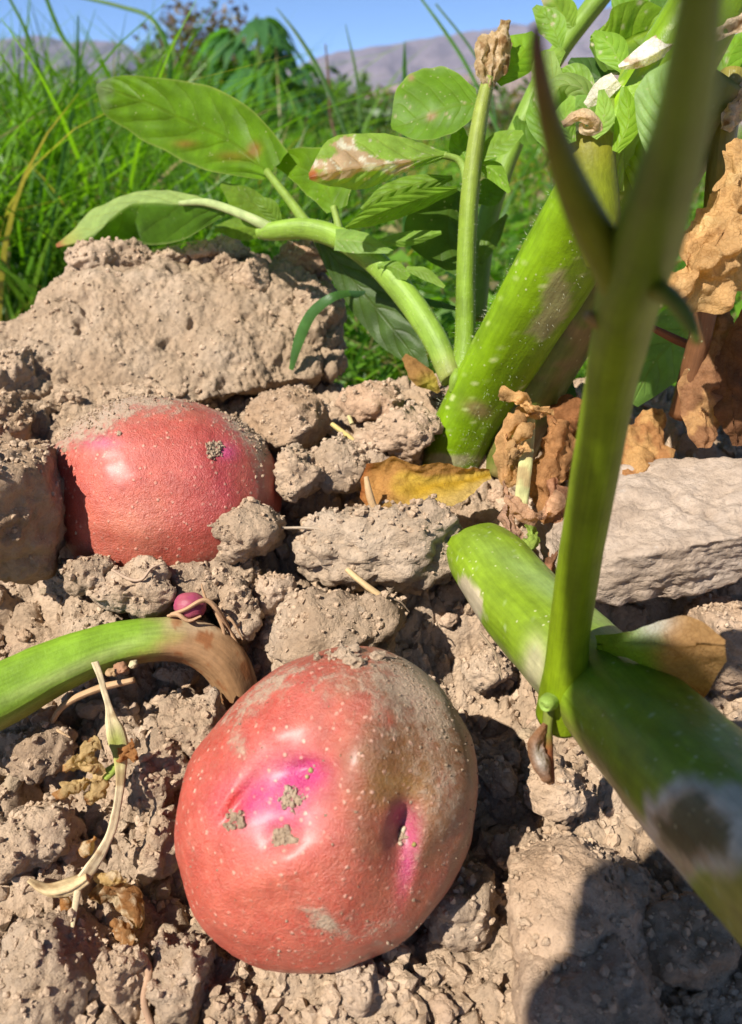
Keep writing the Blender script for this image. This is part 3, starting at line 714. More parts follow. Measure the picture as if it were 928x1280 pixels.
LEAFG = (0.12, 0.21, 0.022)
def leaf(name, mid, wl, wr, tl=20, tr=20, col=LEAFG, colfn=None, mat='leaf', parent=None, curl=(0, 0), crumple=0.0, cf=120, seed=0, nu=46, nv=13, wave=0.05, quilt=0.00022, post=None, droop=0.0):
    """mid: (px, py, depth) from base to tip; wl / wr: half widths in pixels left and right of the direction of travel;
    tl / tr: how far each half tilts away from the viewer (degrees); curl: extra bend towards the rim"""
    rng = np.random.RandomState(seed+1000)
    ln_ = float(np.sum(np.linalg.norm(np.diff(np.asarray(mid, float)[:, :2], axis=0), axis=1)))
    if mat == 'leaf' and ln_ < 120: mat = 'leaf_small'; quilt *= .3
    if mat == 'dry' and (ln_ < 130 or crumple > .001): mat = 'dry_plain'; quilt = 0
    mid = np.asarray(mid, float); k = len(mid)
    m = spline(mid, nu); u = np.linspace(0, 1, nu)
    def wid(w):
        w = np.asarray(w, float); q = spline(np.stack([w, w], 1), nu)[:, 0]; return np.maximum(q, 0.15)
    WL, WR = wid(wl), wid(wr)
    t = np.gradient(m[:, :2], axis=0); t /= np.linalg.norm(t, axis=1)[:, None]
    t = np.stack([np.convolve(np.pad(t[:, i], 4, 'edge'), np.ones(9)/9, 'valid') for i in (0, 1)], 1); t /= np.linalg.norm(t, axis=1)[:, None]
    L = np.stack([t[:, 1], -t[:, 0]], 1)
    P0 = pts(m); sc_ = m[:, 2]/FPX
    rows = []; UV = []
    for j in range(-nv, nv+1):
        s = abs(j)/nv; W, sg, tt, cu = (WL, 1, tl, curl[0]) if j > 0 else (WR, -1, tr, curl[1])
        off = W*s*(1+wave*vnoise(p3(u*7+seed*3.1, np.full(nu, sg*2.0+seed)), seed)*s)
        px_, py_ = sg*L[:, 0]*off, sg*L[:, 1]*off
        dep = W*sc_*(s*math.tan(R(tt)) + cu*s**2.2)
        p = pts(np.stack([m[:, 0]+px_, m[:, 1]+py_, m[:, 2]+dep], 1))
        rows.append(p); UV.append(np.stack([u, np.full(nu, 0.5+0.5*j/nv)], 1))
    V = np.stack(rows, 1).reshape(-1, 3); UV = np.stack(UV, 1).reshape(-1, 2); F = gridfaces(nu, 2*nv+1)
    n = vnormals(V, F)
    s = np.abs(UV[:, 1]*2-1); phs = UV[:, 0]*6.5-1.6*s**1.25
    V = V + n*(quilt*np.sin(phs*2*np.pi)*np.sin(np.pi*np.clip(s*1.1, 0, 1))*sstep(.95, .75, UV[:, 0]))[:, None]*(-1)
    wmean = float(np.mean((WL+WR)*sc_))
    V = V + n*(0.07*wmean*fbm(V*(1.2/max(wmean, .004))+seed, 2, seed+3))[:, None]
    if crumple:
        V = V + n*(crumple*(fbm(V*cf+seed, 3, seed+5, 0.5)+.35*(1-np.abs(vnoise(V*cf*2.1+seed, seed+9)))**4))[:, None] + crumple*0.5*np.stack([fbm(V*cf*.8, 3, seed+6), fbm(V*cf*.8, 3, seed+7), fbm(V*cf*.8, 3, seed+8)], 1)
    if post is not None: V = post(V, UV)
    pxy = proj(V)
    c = np.tile(np.asarray(col, float), (len(V), 1)); c = c*(1+0.22*fbm(V*90+seed, 3, seed+11))[:, None]*(1.25 if 'leaf' in mat else 1.0)
    if colfn is not None: c = colfn(c, pxy[0], pxy[1], UV[:, 0], UV[:, 1]*2-1, V)
    root = np.zeros(3) if parent is not None else V[nv]
    o = link(name, mesh(name, V-root, F, col=c, uv=UV), M[mat], parent)
    if parent is None: o.location = Vector([float(v) for v in root])
    return o
def hairs(name, P, rad, count, length, parent, seed=0, col=(.5, .52, .35)):
    """short fine hairs standing off a stem"""
    rng = np.random.RandomState(seed); n = len(P); i = rng.randint(0, n-1, count)
    T = np.gradient(P, axis=0); T /= np.linalg.norm(T, axis=1)[:, None]
    d = rng.normal(size=(count, 3)); d -= T[i]*np.sum(d*T[i], 1)[:, None]; d /= np.linalg.norm(d, axis=1)[:, None]
    a = P[i]+d*rad[i][:, None]*0.97; ln = length*rng.uniform(.5, 1.2, count); b = a+d*ln[:, None]+rng.normal(size=(count, 3))*ln[:, None]*.35
    s = np.cross(d, T[i])*0.00006
    V = np.stack([a-s, a+s, b, a+T[i]*.00008], 1).reshape(-1, 3); k = np.arange(count)[:, None]*4
    F = np.concatenate([k+[0, 1, 2], k+[1, 3, 2], k+[3, 0, 2]])
    o = link(name, mesh(name, V, F, col=np.tile(col, (len(V), 1))), M['straw'], parent); tag(o, kind='stuff'); return o

TAN = np.array((0.40, 0.25, 0.12)); BRN = np.array((0.24, 0.105, 0.04)); PALE = np.array((0.62, 0.50, 0.36)); YEL = np.array((0.46, 0.30, 0.05)); GRN = np.array((0.10, 0.20, 0.018)); STEMG = np.array((0.14, 0.21, 0.018))
def spots(c, V, f, th, colr, seed):
    f1, _, h = cells3(V*f, seed); k = np.where(h > th, sstep(0.34, 0.16, f1), 0); return lerp(c, colr, k)

# ---- the leafy potato plant
plant = empty('potato_plant', pt(565, 570, .318), 'leafy potato plant with thick leaning green stem, scorched leaves and thin side shoots', 'potato plant')
def main_col(c, px, py, u, V):
    c = noisecol(c, V, 60, .25, 3)
    c = lerp(c, (0.30, 0.26, 0.12), 0.8*np.clip(sstep(.55, .75, ell(px, py, 690, 385, 26, 75, 24)+.25*fbm(V*150, 3, 5)), 0, 1))
    c = lerp(c, (0.24, 0.16, 0.07), np.clip(ell(px, py, 598, 512, 16, 9, 20)*1.2, 0, .8))
    c = lerp(c, (0.33, 0.28, 0.17), 0.8*np.clip(sstep(.5, .9, ell(px, py, 560, 575, 70, 14)+.3*fbm(V*120, 3, 2)), 0, 1))
    return spots(c, V, 780, .66, (.40, .45, .16), 4)
o, mv, mk_ = tube('main_stem', [(556, 592, .322, 33.4), (572, 545, .318, 38.7), (608, 478, .305, 42.2), (662, 385, .280, 48.4), (715, 295, .258, 52.8), (765, 210, .238, 54.6), (822, 110, .225, 49.3), (880, 10, .215, 45.8), (915, -60, .21, 44.0)], 'stem', plant, (0.145, 0.250, 0.003), main_col, n=150, sides=48, ridge=.09, seed=2)
hairs('stem_hairs', mk_[0][:100], mk_[1][:100], 1500, .0011, o, 3)
tube('side_stem', [(628, 590, .325, 34), (655, 500, .315, 40), (715, 390, .295, 44), (772, 290, .275, 46), (835, 200, .262, 44), (905, 100, .25, 42)], 'stem', plant, (0.10, 0.125, 0.018), lambda c, px, py, u, V: lerp(noisecol(c, V, 80, .3), (.20, .13, .05), .8*sstep(.0, .5, fbm(V*70, 3, 9))), n=80, sides=30, ridge=.08, seed=4)  # its dark colour also paints the thick stem's shaded right side
# shoot that leans left over the slab
o, _, sk = tube('shoot', [(566, 474, .306, 15), (545, 425, .312, 16), (510, 372, .318, 16), (468, 326, .323, 15), (428, 299, .328, 14), (385, 286, .333, 13), (340, 289, .338, 11), (322, 292, .34, 6)], 'stem_smooth', plant, (0.185, 0.29, 0.035), lambda c, px, py, u, V: lerp(noisecol(c, V, 90, .2), (.20, .22, .05), sstep(.12, 0, u)), n=90, sides=24, seed=5)
hairs('stem_hairs', sk[0], sk[1], 500, .0011, o, 5)
tube('stalk', [(388, 287, .333, 8), (368, 258, .338, 6), (334, 214, .346, 5)], 'stem_smooth', plant, (.17, .25, .035), n=30, sides=12)
tube('stalk', [(425, 296, .327, 7), (423, 280, .327, 5), (417, 258, .327, 4)], 'stem_smooth', plant, (.2, .28, .05), n=24, sides=12)
tube('stalk', [(345, 290, .338, 8), (312, 272, .338, 6), (262, 254, .354, 5), (225, 254, .364, 3)], 'stem_smooth', plant, (.30, .36, .14), n=30, sides=12)
tube('stem_node', [(566, 490, .303, 5), (570, 474, .301, 8), (572, 462, .302, 4)], 'stem_smooth', plant, (.17, .25, .03), n=20, sides=14)
# upright shoot with the dead tip
o, _, sk = tube('shoot', [(578, 470, .306, 13), (582, 420, .306, 13), (583, 340, .303, 12), (588, 240, .299, 11.5), (600, 150, .296, 10), (611, 98, .295, 8)], 'stem_smooth', plant, (.15, .235, .02), lambda c, px, py, u, V: lerp(noisecol(c, V, 90, .2), (.26, .27, .06), .6*sstep(.3, .9, u)), n=90, sides=22, seed=6)
hairs('stem_hairs', sk[0], sk[1], 450, .0009, o, 7)
# shoot behind it that runs up to the top edge
o, _, sk = tube('shoot', [(596, 400, .36, 12), (606, 300, .357, 13), (625, 225, .354, 13), (655, 150, .35, 13), (697, 68, .345, 12), (757, -12, .34, 13)], 'stem_smooth', plant, (.15, .24, .03), n=70, sides=20, seed=8)

def c_l1(c, px, py, u, v, V):
    c = lerp(c, (0.20, 0.26, 0.12), np.clip(sstep(.82, .97, u+.10*fbm(V*140, 3, 2)), 0, 1)*.8)
    c = lerp(c, (0.26, 0.13, 0.02), np.clip(1.3*ell(px, py, 318, 187, 7, 9, 30)+.7*ell(px, py, 232, 180, 14, 5)+.5*ell(px, py, 290, 195, 20, 6), 0, .9))
    rim = sstep(.93, 1, np.abs(v)); return lerp(c, (.30, .34, .09), .6*rim)
leaf('leaf', [(338, 218, .346), (293, 181, .356), (256, 162, .367), (220, 146, .378), (178, 126, .388), (142, 113, .394), (121, 108, .397)], [10, 42, 46, 45, 40, 33, 3], [36, 47, 53, 48, 32, 19, 3], 38, -30, (0.088, 0.178, 0.002), c_l1, parent=plant, seed=1, nu=60, nv=18, quilt=.0004)
def c_l2(c, px, py, u, v, V):
    c = lerp(c, (.34, .45, .14), .9*sstep(0.05, -.15, v))  # upper half painted paler as the lit side, lower half left dark
    c = lerp(c, (.42, .40, .10), .7*sstep(.80, .95, u)); c = lerp(c, (.33, .09, .05), .9*sstep(.93, .99, u+.02*fbm(V*200, 2)))
    return lerp(c, (.30, .36, .12), .6*sstep(.95, 1, np.abs(v)))
leaf('leaf', [(283, 262, .350), (226, 256, .366), (168, 256, .384), (140, 274, .392), (112, 298, .398), (71, 309, .402)], [8, 46, 50, 34, 6, 1], [4, 16, 16, 22, 24, 3], 40, 60, (0.055, 0.12, 0.006), c_l2, parent=plant, seed=2, nu=60, nv=16)
leaf('leaf', [(420, 262, .327), (402, 228, .335), (375, 208, .343), (332, 197, .350)], [12, 24, 20, 3], [14, 46, 26, 4], 30, -32, (.10, .19, .006), lambda c, px, py, u, v, V: lerp(c, (.30, .36, .1), .6*sstep(.94, 1, np.abs(v))), parent=plant, seed=3, nu=44)
def c_l4(c, px, py, u, v, V):
    a = fbm(V*130, 4, 21, .6)
    k = np.clip(1.4*ell(px, py, 425, 212, 34, 15, -5)+1.1*ell(px, py, 450, 195, 50, 8, 24)+.9*ell(px, py, 437, 186, 8, 22)+.8*ell(px, py, 508, 209, 9, 9)+.5*ell(px, py, 490, 205, 40, 4, -8), 0, 2)
    k = sstep(.42, .62, k+.55*a)
    c = lerp(c, np.array((.50, .34, .22)), k); c = lerp(c, (.68, .62, .52), k*sstep(.1, .35, fbm(V*260, 3, 4)))
    c = lerp(c, (.33, .10, .03), np.clip(1.3*ell(px, py, 391, 219, 8, 8), 0, 1))
    return spots(c, V, 400, .72, (.55, .52, .36), 12)
leaf('leaf', [(560, 193, .30), (507, 202, .293), (456, 208, .288), (418, 214, .285), (387, 221, .285)], [4, 13, 28, 21, 3], [4, 30, 43, 38, 5], 35, 30, (.20, .31, .045), c_l4, parent=plant, seed=4, nu=64, nv=18, crumple=.0006, quilt=.0003)
tube('stalk', [(584, 228, .30, 6), (580, 210, .30, 5), (572, 199, .30, 4.5), (555, 194, .30, 4)], 'stem_smooth', plant, (.17, .25, .04), n=24, sides=12)
leaf('leaf', [(598, 128, .297), (572, 133, .299), (540, 141, .302), (512, 150, .304), (489, 158, .306)], [8, 26, 34, 24, 3], [18, 51, 56, 44, 4], -20, 25, (.10, .195, .012), lambda c, px, py, u, v, V: lerp(lerp(spots(c, V, 330, .80, (.34, .32, .16), 14), (.32, .20, .10), np.clip(1.2*ell(px, py, 540, 146, 7, 4, -30)+1.2*ell(px, py, 514, 97, 4, 4), 0, .9)), (.3, .38, .1), .5*sstep(.95, 1, np.abs(v))), parent=plant, seed=5, nu=56, nv=18)
leaf('leaf', [(572, 236, .303), (520, 251, .30), (470, 269, .298), (432, 285, .297)], [3, 13, 12, 2], [4, 14, 13, 2], 50, -20, (.15, .26, .02), parent=plant, seed=6)
leaf('leaf', [(566, 222, .318), (520, 230, .318), (480, 243, .318), (452, 262, .318)], [3, 16, 16, 2], [3, 12, 10, 2], 30, 20, (.13, .22, .02), parent=plant, seed=16)
leaf('leaf', [(572, 238, .33), (558, 285, .328), (575, 345, .325)], [6, 22, 2], [10, 52, 3], 25, -10, (.06, .115, .012), parent=plant, seed=7)  # dark tone paints the shaded underside
leaf('leaf', [(419, 299, .318), (450, 302, .314), (492, 315, .312)], [13, 13, 2], [14, 15, 2], 45, 10, (.17, .27, .06), parent=plant, seed=8)
leaf('leaf', [(470, 303, .316), (510, 300, .312), (552, 291, .31)], [3, 11, 3], [3, 8, 2], 30, 35, (.16, .27, .035), parent=plant, seed=9)
leaf('leaf', [(472, 333, .317), (494, 334, .314), (511, 347, .312)], [3, 8, 4], [3, 17, 4], 20, 30, (.15, .25, .03), parent=plant, seed=10, nu=30)
leaf('leaf', [(508, 336, .316), (532, 341, .313), (556, 359, .311)], [3, 6, 2], [3, 9, 2], 30, 20, (.17, .27, .04), parent=plant, seed=11, nu=30)
leaf('leaf', [(398, 298, .345), (442, 352, .345), (492, 412, .342), (530, 462, .338)], [10, 32, 34, 8], [8, 22, 26, 6], -15, 25, (.045, .085, .010), parent=plant, seed=12, mat='leaf_plain')  # dark green has the leaf's shade painted in
leaf('leaf', [(348, 276, .345), (312, 252, .36), (277, 230, .375)], [4, 24, 3], [4, 16, 3], 30, -25, (.10, .165, .012), parent=plant, seed=13)
leaf('leaf', [(345, 288, .35), (305, 285, .37), (268, 285, .39)], [3, 16, 3], [3, 14, 3], 35, 30, (.11, .18, .02), parent=plant, seed=14)
leaf('leaf', [(352, 282, .336), (335, 262, .334), (318, 247, .334)], [3, 9, 2], [3, 14, 3], 25, -20, (.12, .20, .02), parent=plant, seed=15)
leaf('leaf', [(593, 212, .302), (577, 185, .304), (572, 150, .306)], [4, 15, 3], [4, 14, 3], 35, 10, (.11, .21, .018), parent=plant, seed=17)
leaf('leaf', [(597, 200, .298), (625, 180, .297), (654, 165, .296)], [4, 16, 3], [4, 14, 3], 30, -20, (.16, .27, .03), parent=plant, seed=18)
leaf('leaf', [(598, 205, .30), (618, 214, .298), (637, 241, .297)], [4, 12, 2], [4, 12, 2], 20, 35, (.15, .26, .025), parent=plant, seed=19, nu=30)
leaf('leaf', [(588, 250, .31), (612, 240, .31), (632, 225, .31)], [3, 18, 4], [3, 18, 4], 20, 25, (.08, .16, .014), parent=plant, seed=20, nu=30)
leaf('leaf', [(600, 330, .34), (612, 300, .34), (634, 268, .34)], [3, 10, 2], [3, 12, 2], 20, 25, (.09, .15, .02), parent=plant, seed=21, nu=30)
leaf('leaf', [(643, 148, .346), (664, 158, .344), (697, 168, .342)], [4, 24, 4], [4, 24, 4], 25, -20, (.075, .15, .014), parent=plant, seed=22)
leaf('leaf', [(622, 104, .30), (650, 72, .302), (670, 44, .304)], [8, 34, 6], [6, 22, 5], 25, 20, (.14, .26, .012), parent=plant, seed=23)
def c_tip(c, px, py, u, v, V): return lerp(lerp(c, (.55, .42, .27), sstep(-.1, .4, fbm(V*250, 3, 3))), (.22, .12, .05), sstep(.25, .6, fbm(V*170, 3, 6)))
for s_, (a, b, x) in enumerate([(14, 12, 628), (11, 13, 618), (8, 10, 606)]):
    leaf('withered_tip', [(612, 108, .294-.001*s_), (x-4, 82, .292), (x, 52, .293), (x+3-3*s_, 27+14*s_, .296)], [3, a, a+2, 3], [3, b, b, 3], 45, 50, (.42, .29, .15), c_tip, 'dry', plant, seed=30+s_, crumple=.0013, cf=190)
# crown of leaves at the top right
def c_spot(c, px, py, u, v, V): return spots(lerp(c, (.06, .12, .015), .75*sstep(.0, -.3, v)), V, 260, .42, (.50, .46, .30), 18)  # one half darkened in the colour as unlit, then pale spots
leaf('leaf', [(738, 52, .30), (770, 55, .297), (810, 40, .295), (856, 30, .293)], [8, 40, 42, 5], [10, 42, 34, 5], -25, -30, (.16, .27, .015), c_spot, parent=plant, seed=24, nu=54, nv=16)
leaf('leaf', [(716, 34, .32), (703, 16, .32), (682, -8, .32)], [4, 20, 8], [5, 20, 8], 25, 20, (.17, .27, .03), lambda c, px, py, u, v, V: lerp(c, (.5, .4, .28), sstep(.75, .95, u)*.8), parent=plant, seed=25, nu=30)
leaf('leaf', [(765, 110, .30), (740, 92, .302), (712, 76, .305)], [4, 22, 4], [4, 20, 4], 20, 20, (.045, .095, .02), parent=plant, seed=26)
leaf('leaf', [(700, 160, .245), (694, 115, .245), (688, 64, .25)], [14, 26, 6], [8, 16, 5], 35, -20, (.19, .27, .07), parent=plant, seed=27)
def roll(V, UV):   # rolled blade
    c = pt(712, 128, .238); return V
leaf('leaf', [(745, 150, .236), (730, 112, .234), (700, 108, .236), (688, 140, .240)], [5, 14, 16, 10], [5, 12, 14, 6], 30, 30, (.17, .24, .06), parent=plant, seed=28)
leaf('leaf', [(806, -14, .30), (850, 6, .30), (905, 4, .30)], [5, 40, 6], [5, 30, 6], 25, 20, (.09, .17, .03), parent=plant, seed=29)
leaf('leaf', [(940, 40, .27), (925, 85, .268), (905, 118, .268)], [4, 30, 3], [4, 20, 3], 25, -20, (.13, .26, .02), parent=plant, seed=40)
for i, (m_, a_, c_) in enumerate([([(700, 60, .30), (690, 30, .302), (668, 8, .305)], 20, (.15, .27, .02)), ([(770, 30, .31), (790, 0, .31), (820, -20, .31)], 26, (.13, .25, .02)), ([(872, 70, .27), (880, 30, .27), (905, -8, .27)], 26, (.16, .28, .03)), ([(690, 190, .26), (676, 150, .262), (672, 110, .265)], 18, (.12, .23, .02)), ([(745, 120, .27), (722, 95, .272), (700, 90, .275)], 18, (.17, .29, .04)), ([(668, 110, .27), (684, 80, .272), (705, 62, .275)], 17, (.19, .30, .05)), ([(895, 130, .262), (912, 70, .262), (935, 40, .262)], 20, (.15, .28, .02)), ([(780, 90, .275), (765, 60, .277), (742, 40, .28)], 22, (.17, .30, .03)), ([(880, 160, .27), (900, 200, .268), (925, 215, .268)], 16, (.12, .24, .03)), ([(850, 60, .285), (872, 20, .285), (876, -15, .285)], 24, (.07, .15, .02))]):
    leaf('leaf', m_, [4, a_, 4], [4, a_*.9, 4], 22+4*(i % 3), -18+9*(i % 4), c_, lambda c, px, py, u, v, V: spots(c, V, 300, .62, (.46, .44, .28), 31), parent=plant, seed=200+i, nu=34)
for i, (m_, a_, c_) in enumerate([([(716, 178, .214), (706, 150, .212), (716, 120, .214)], 14, (.16, .27, .04)), ([(742, 172, .212), (756, 146, .211), (752, 112, .213)], 13, (.19, .30, .05)), ([(770, 190, .214), (786, 150, .213), (780, 108, .215)], 17, (.17, .29, .02)), ([(700, 150, .23), (728, 130, .228), (748, 140, .228)], 12, (.15, .26, .05))]):
    leaf('leaf', m_, [5, a_, 4], [5, a_, 4], 30, -20+12*i, c_, parent=plant, seed=230+i, nu=34)
# clasping sheath with scorched rim in front of the main stem
o, _, _ = tube('sheath', [(752, 330, .232, 22), (745, 275, .226, 33), (737, 215, .222, 36), (735, 160, .220, 35)], 'stem_smooth', plant, (.15, .18, .008), lambda c, px, py, u, V: lerp(lerp(noisecol(c, V, 70, .2), (.20, .12, .02), sstep(.5, 1, u)*.5), (.5, .33, .18), sstep(.95, .99, u+.02*fbm(V*200, 2))), n=60, sides=40, ridge=.03, seed=9, flatten=.8, endround=.12)
leaf('dry_rim', [(704, 156, .212), (724, 146, .209), (742, 150, .209), (744, 163, .211), (730, 164, .212), (728, 154, .211)], [4, 9, 9, 6, 5, 2], [4, 7, 8, 7, 5, 2], 30, 40, (.52, .36, .22), c_tip, 'dry', plant, seed=41, crumple=.0006, cf=200)
leaf('dry_rim', [(732, 132, .222), (752, 116, .22), (772, 100, .219)], [6, 13, 11], [5, 11, 9], 30, 20, (.66, .60, .50), None, 'dry', plant, seed=42, crumple=.0006)
leaf('leaf', [(772, 240, .222), (765, 180, .221), (758, 118, .22)], [9, 15, 12], [8, 14, 12], 40, 30, (.24, .31, .06), parent=plant, seed=43)
leaf('leaf', [(806, 260, .226), (806, 180, .222), (815, 100, .22), (850, 50, .22)], [6, 34, 40, 20], [6, 34, 34, 12], 30, 35, (.21, .29, .03), parent=plant, seed=44)
leaf('leaf', [(816, 205, .204), (822, 160, .202), (833, 118, .2), (858, 78, .2)], [4, 26, 36, 16], [4, 22, 32, 10], 30, 40, (.20, .31, .10), parent=plant, seed=45)
leaf('dry_rim', [(774, 84, .214), (800, 76, .212), (830, 60, .211), (866, 44, .211)], [3, 14, 19, 20], [3, 8, 10, 12], 25, 40, (.74, .68, .60), lambda c, px, py, u, v, V: lerp(c, (.42, .25, .12), .7*sstep(.15, .45, fbm(V*180, 3, 3))), 'dry', plant, seed=46, crumple=.0005)
leaf('dry_rim', [(862, 60, .21), (890, 40, .21), (930, 20, .21)], [4, 16, 20], [4, 14, 14], 25, 30, (.58, .45, .30), c_tip, 'dry', plant, seed=47, crumple=.0014)
tube('stalk', [(916, 90, .25, 16), (903, 180, .252, 16), (893, 290, .256, 15), (880, 400, .268, 14), (850, 520, .29, 13)], 'stem', plant, (.20, .17, .03), lambda c, px, py, u, V: lerp(c, (.16, .07, .03), sstep(.45, .7, u)), n=60, sides=18, seed=11)
leaf('dry_leaf', [(936, 100, .245), (920, 130, .243), (908, 165, .243)], [5, 22, 6], [5, 16, 6], 30, 30, (.60, .47, .34), c_tip, 'dry', plant, seed=48, crumple=.002, cf=200)
leaf('leaf', [(905, 380, .30), (860, 410, .30), (820, 450, .30), (790, 505, .305)], [8, 34, 40, 8], [8, 34, 34, 8], 25, -15, (.13, .23, .045), parent=plant, seed=49)
leaf('leaf', [(720, 520, .322), (690, 480, .325), (660, 440, .33)], [5, 26, 6], [5, 26, 6], 25, 25, (.05, .10, .012), parent=plant, seed=50)

# ---- the thick stem that comes out of the soil towards the viewer, with its upright shoot
fore = empty('forked_plant', pt(612, 705, .268), 'thick green stem rising from the soil towards the lower right, with an upright forked shoot', 'potato stem')
def low_col(c, px, py, u, V):
    c = noisecol(c, V, 60, .18, 3)
    c = lerp(c, (.22, .30, .12), .55*np.clip(ell(px, py, 690, 735, 90, 16, 33)+ell(px, py, 800, 790, 40, 16, 20), 0, 1))
    c = lerp(c, (.40, .32, .22), np.clip(sstep(.4, .7, ell(px, py, 590, 745, 12, 40, -25)+.3*fbm(V*200, 3, 3)), 0, .9))
    c = lerp(c, (.40, .36, .20), np.clip(1.2*ell(px, py, 668, 835, 14, 34, 5), 0, .9))
    c = lerp(c, (.28, .20, .08), np.clip(ell(px, py, 745, 960, 12, 80, -38)*.9+ell(px, py, 800, 1040, 10, 60, -38)*.8, 0, .8))
    e = np.hypot((px-868)/1.15, (py-1035)); k = sstep(76, 50, e+26*fbm(V*75, 4, 6, .6))
    c = lerp(c, (.46, .41, .34), .85*k); c = lerp(c, (.26, .19, .10), .8*sstep(52, 42, e+18*fbm(V*100, 3, 15))); c = lerp(c, (.060, .062, .022), .92*sstep(44, 28, e+16*fbm(V*130, 4, 5, .6)))
    c = lerp(c, (.25, .20, .05), .6*sstep(1040, 1110, py)*sstep(830, 930, px))
    return spots(c, V, 700, .90, (.30, .36, .16), 4)
def low_dent(V):
    px, py, d = proj(V); e = np.hypot((px-868)/1.15, (py-1035)); f = (d < .165)*1.0
    return V + (0.0035*np.exp(-(e/36)**2)*f)[:, None]*FW - (0.0010*np.exp(-((e-50)/14)**2)*f)[:, None]*FW
tube('main_stem', [(594, 688, .275, 40), (614, 711, .264, 49), (655, 764, .245, 56), (725, 835, .216, 65), (800, 911, .186, 77), (870, 985, .162, 88), (950, 1064, .142, 98), (1050, 1162, .122, 110), (1160, 1260, .11, 116)], 'stem', fore, (.150, .225, .010), low_col, n=190, sides=72, ridge=.075, lobes=3, seed=12, post=low_dent, noise=.03)
upr = None
UPG = (.150, .215, .004)
o, _, sk = tube('upright_shoot', [(704, 892, .208, 33.5), (706, 866, .201, 30.7), (708, 840, .196, 27.0), (712, 790, .190, 25.1), (725, 700, .176, 27.0), (742, 600, .160, 28.8), (762, 490, .142, 31.6), (780, 400, .122, 37.2), (792, 350, .109, 42.8), (806, 310, .099, 42.8), (830, 235, .082, 39.1), (852, 150, .067, 35.3), (866, 70, .056, 33.5), (874, 0, .049, 31.6), (880, -70, .044, 31.6)], 'stem_smooth', fore, UPG, lambda c, px, py, u, V: noisecol(lerp(c, (.07, .125, .010), sstep(.25, .8, u)), V, 60, .16, 4), n=150, sides=36, ridge=.03, seed=13); upr = o
tube('side_branch', [(790, 430, .130, 20), (782, 372, .114, 28), (766, 335, .106, 27), (740, 288, .098, 24), (712, 228, .090, 20), (691, 165, .084, 15), (678, 110, .079, 12), (671, 60, .076, 9), (671, 30, .075, 5)], 'stem_smooth', upr, (.12, .15, .010), lambda c, px, py, u, V: lerp(c, (.10, .050, .02), sstep(.45, .9, u)), n=70, sides=22, seed=14)
tube('side_branch', [(800, 352, .108, 14), (838, 372, .098, 12), (862, 402, .094, 9), (872, 428, .092, 5)], 'stem_smooth', upr, (.11, .13, .015), n=30, sides=16, seed=15)
tube('side_branch', [(775, 395, .122, 14), (748, 400, .121, 11), (733, 394, .12, 6)], 'stem_smooth', upr, (.22, .15, .05), n=24, sides=16, seed=16)
tube('stem_node', [(696, 872, .200, 12), (686, 878, .1945, 11), (682, 881, .1925, 9), (681, 882, .1922, 3)], 'stem_smooth', upr, (.20, .29, .05), n=24, sides=18, seed=17)
tube('broken_stub', [(686, 878, .198, 9), (684, 915, .199, 7), (686, 950, .201, 7), (690, 978, .203, 4)], 'straw', fore, (.15, .17, .03), lambda c, px, py, u, V: lerp(c, (.17, .055, .02), sstep(.25, .55, u)), n=40, sides=14, seed=18, noise=.5)
leaf('dry_leaf', [(682, 905, .197), (668, 930, .196), (676, 955, .196), (690, 980, .198)], [3, 10, 12, 3], [3, 9, 10, 3], 40, 30, (.24, .12, .06), lambda c, px, py, u, v, V: lerp(c, (.45, .40, .36), np.clip(1.3*ell(px, py, 676, 948, 7, 16, -15), 0, .9)), 'dry', fore, seed=51, crumple=.0008, cf=200)
def c_flap(c, px, py, u, v, V):
    c = lerp(np.tile(np.array((.14, .23, .02)), (len(V), 1)), (.30, .17, .07), sstep(.35, .62, u+.10*fbm(V*70, 3, 3)))
    c = lerp(c, (.42, .40, .37), .8*np.clip(ell(px, py, 818, 782, 26, 16, -25), 0, 1)); return lerp(c, (.17, .055, .02), .8*sstep(850, 880, py))
leaf('dry_leaf', [(745, 806, .196), (785, 806, .188), (830, 808, .180), (872, 806, .176), (908, 806, .174)], [12, 16, 34, 36, 8], [12, 14, 34, 74, 20], 35, 50, (.3, .17, .07), c_flap, 'dry', fore, seed=52, nu=60, nv=18, crumple=.0012, cf=60)

# ---- the stem that enters from the left and bends into the soil
def left_col(c, px, py, u, V):
    c = lerp(noisecol(c, V, 70, .2, 6), (.30, .33, .12), .6*np.clip(ell(px, py, 90, 838, 110, 8, -24), 0, 1))
    k = sstep(150, 225, px+.9*(py-800)+30*fbm(V*80, 3, 4)); c = lerp(c, (.27, .15, .07), k)
    c = lerp(c, (.38, .28, .17), .75*k*sstep(800, 782, py)); c = lerp(c, (.22, .09, .035), k*sstep(.2, .5, fbm(V*170, 4, 8)))
    c = lerp(c, (.30, .25, .08), .6*sstep(20, 45, (py-(868-.47*px)))*(1-k)); return c
o, _, sk = tube('bent_stem', [(-90, 905, .230, 47), (0, 869, .238, 41), (70, 834, .244, 34), (140, 808, .250, 29), (200, 799, .254, 27), (245, 804, .257, 28), (278, 826, .259, 28), (297, 862, .262, 25), (304, 905, .268, 23), (310, 965, .274, 20)], 'stem_smooth', None, (.150, .255, .016), left_col, n=140, sides=44, ridge=.07, lobes=4, seed=21)
tag(o, 'green stem entering at the left edge, turning brown where it bends into the soil', 'potato stem')
bent = o
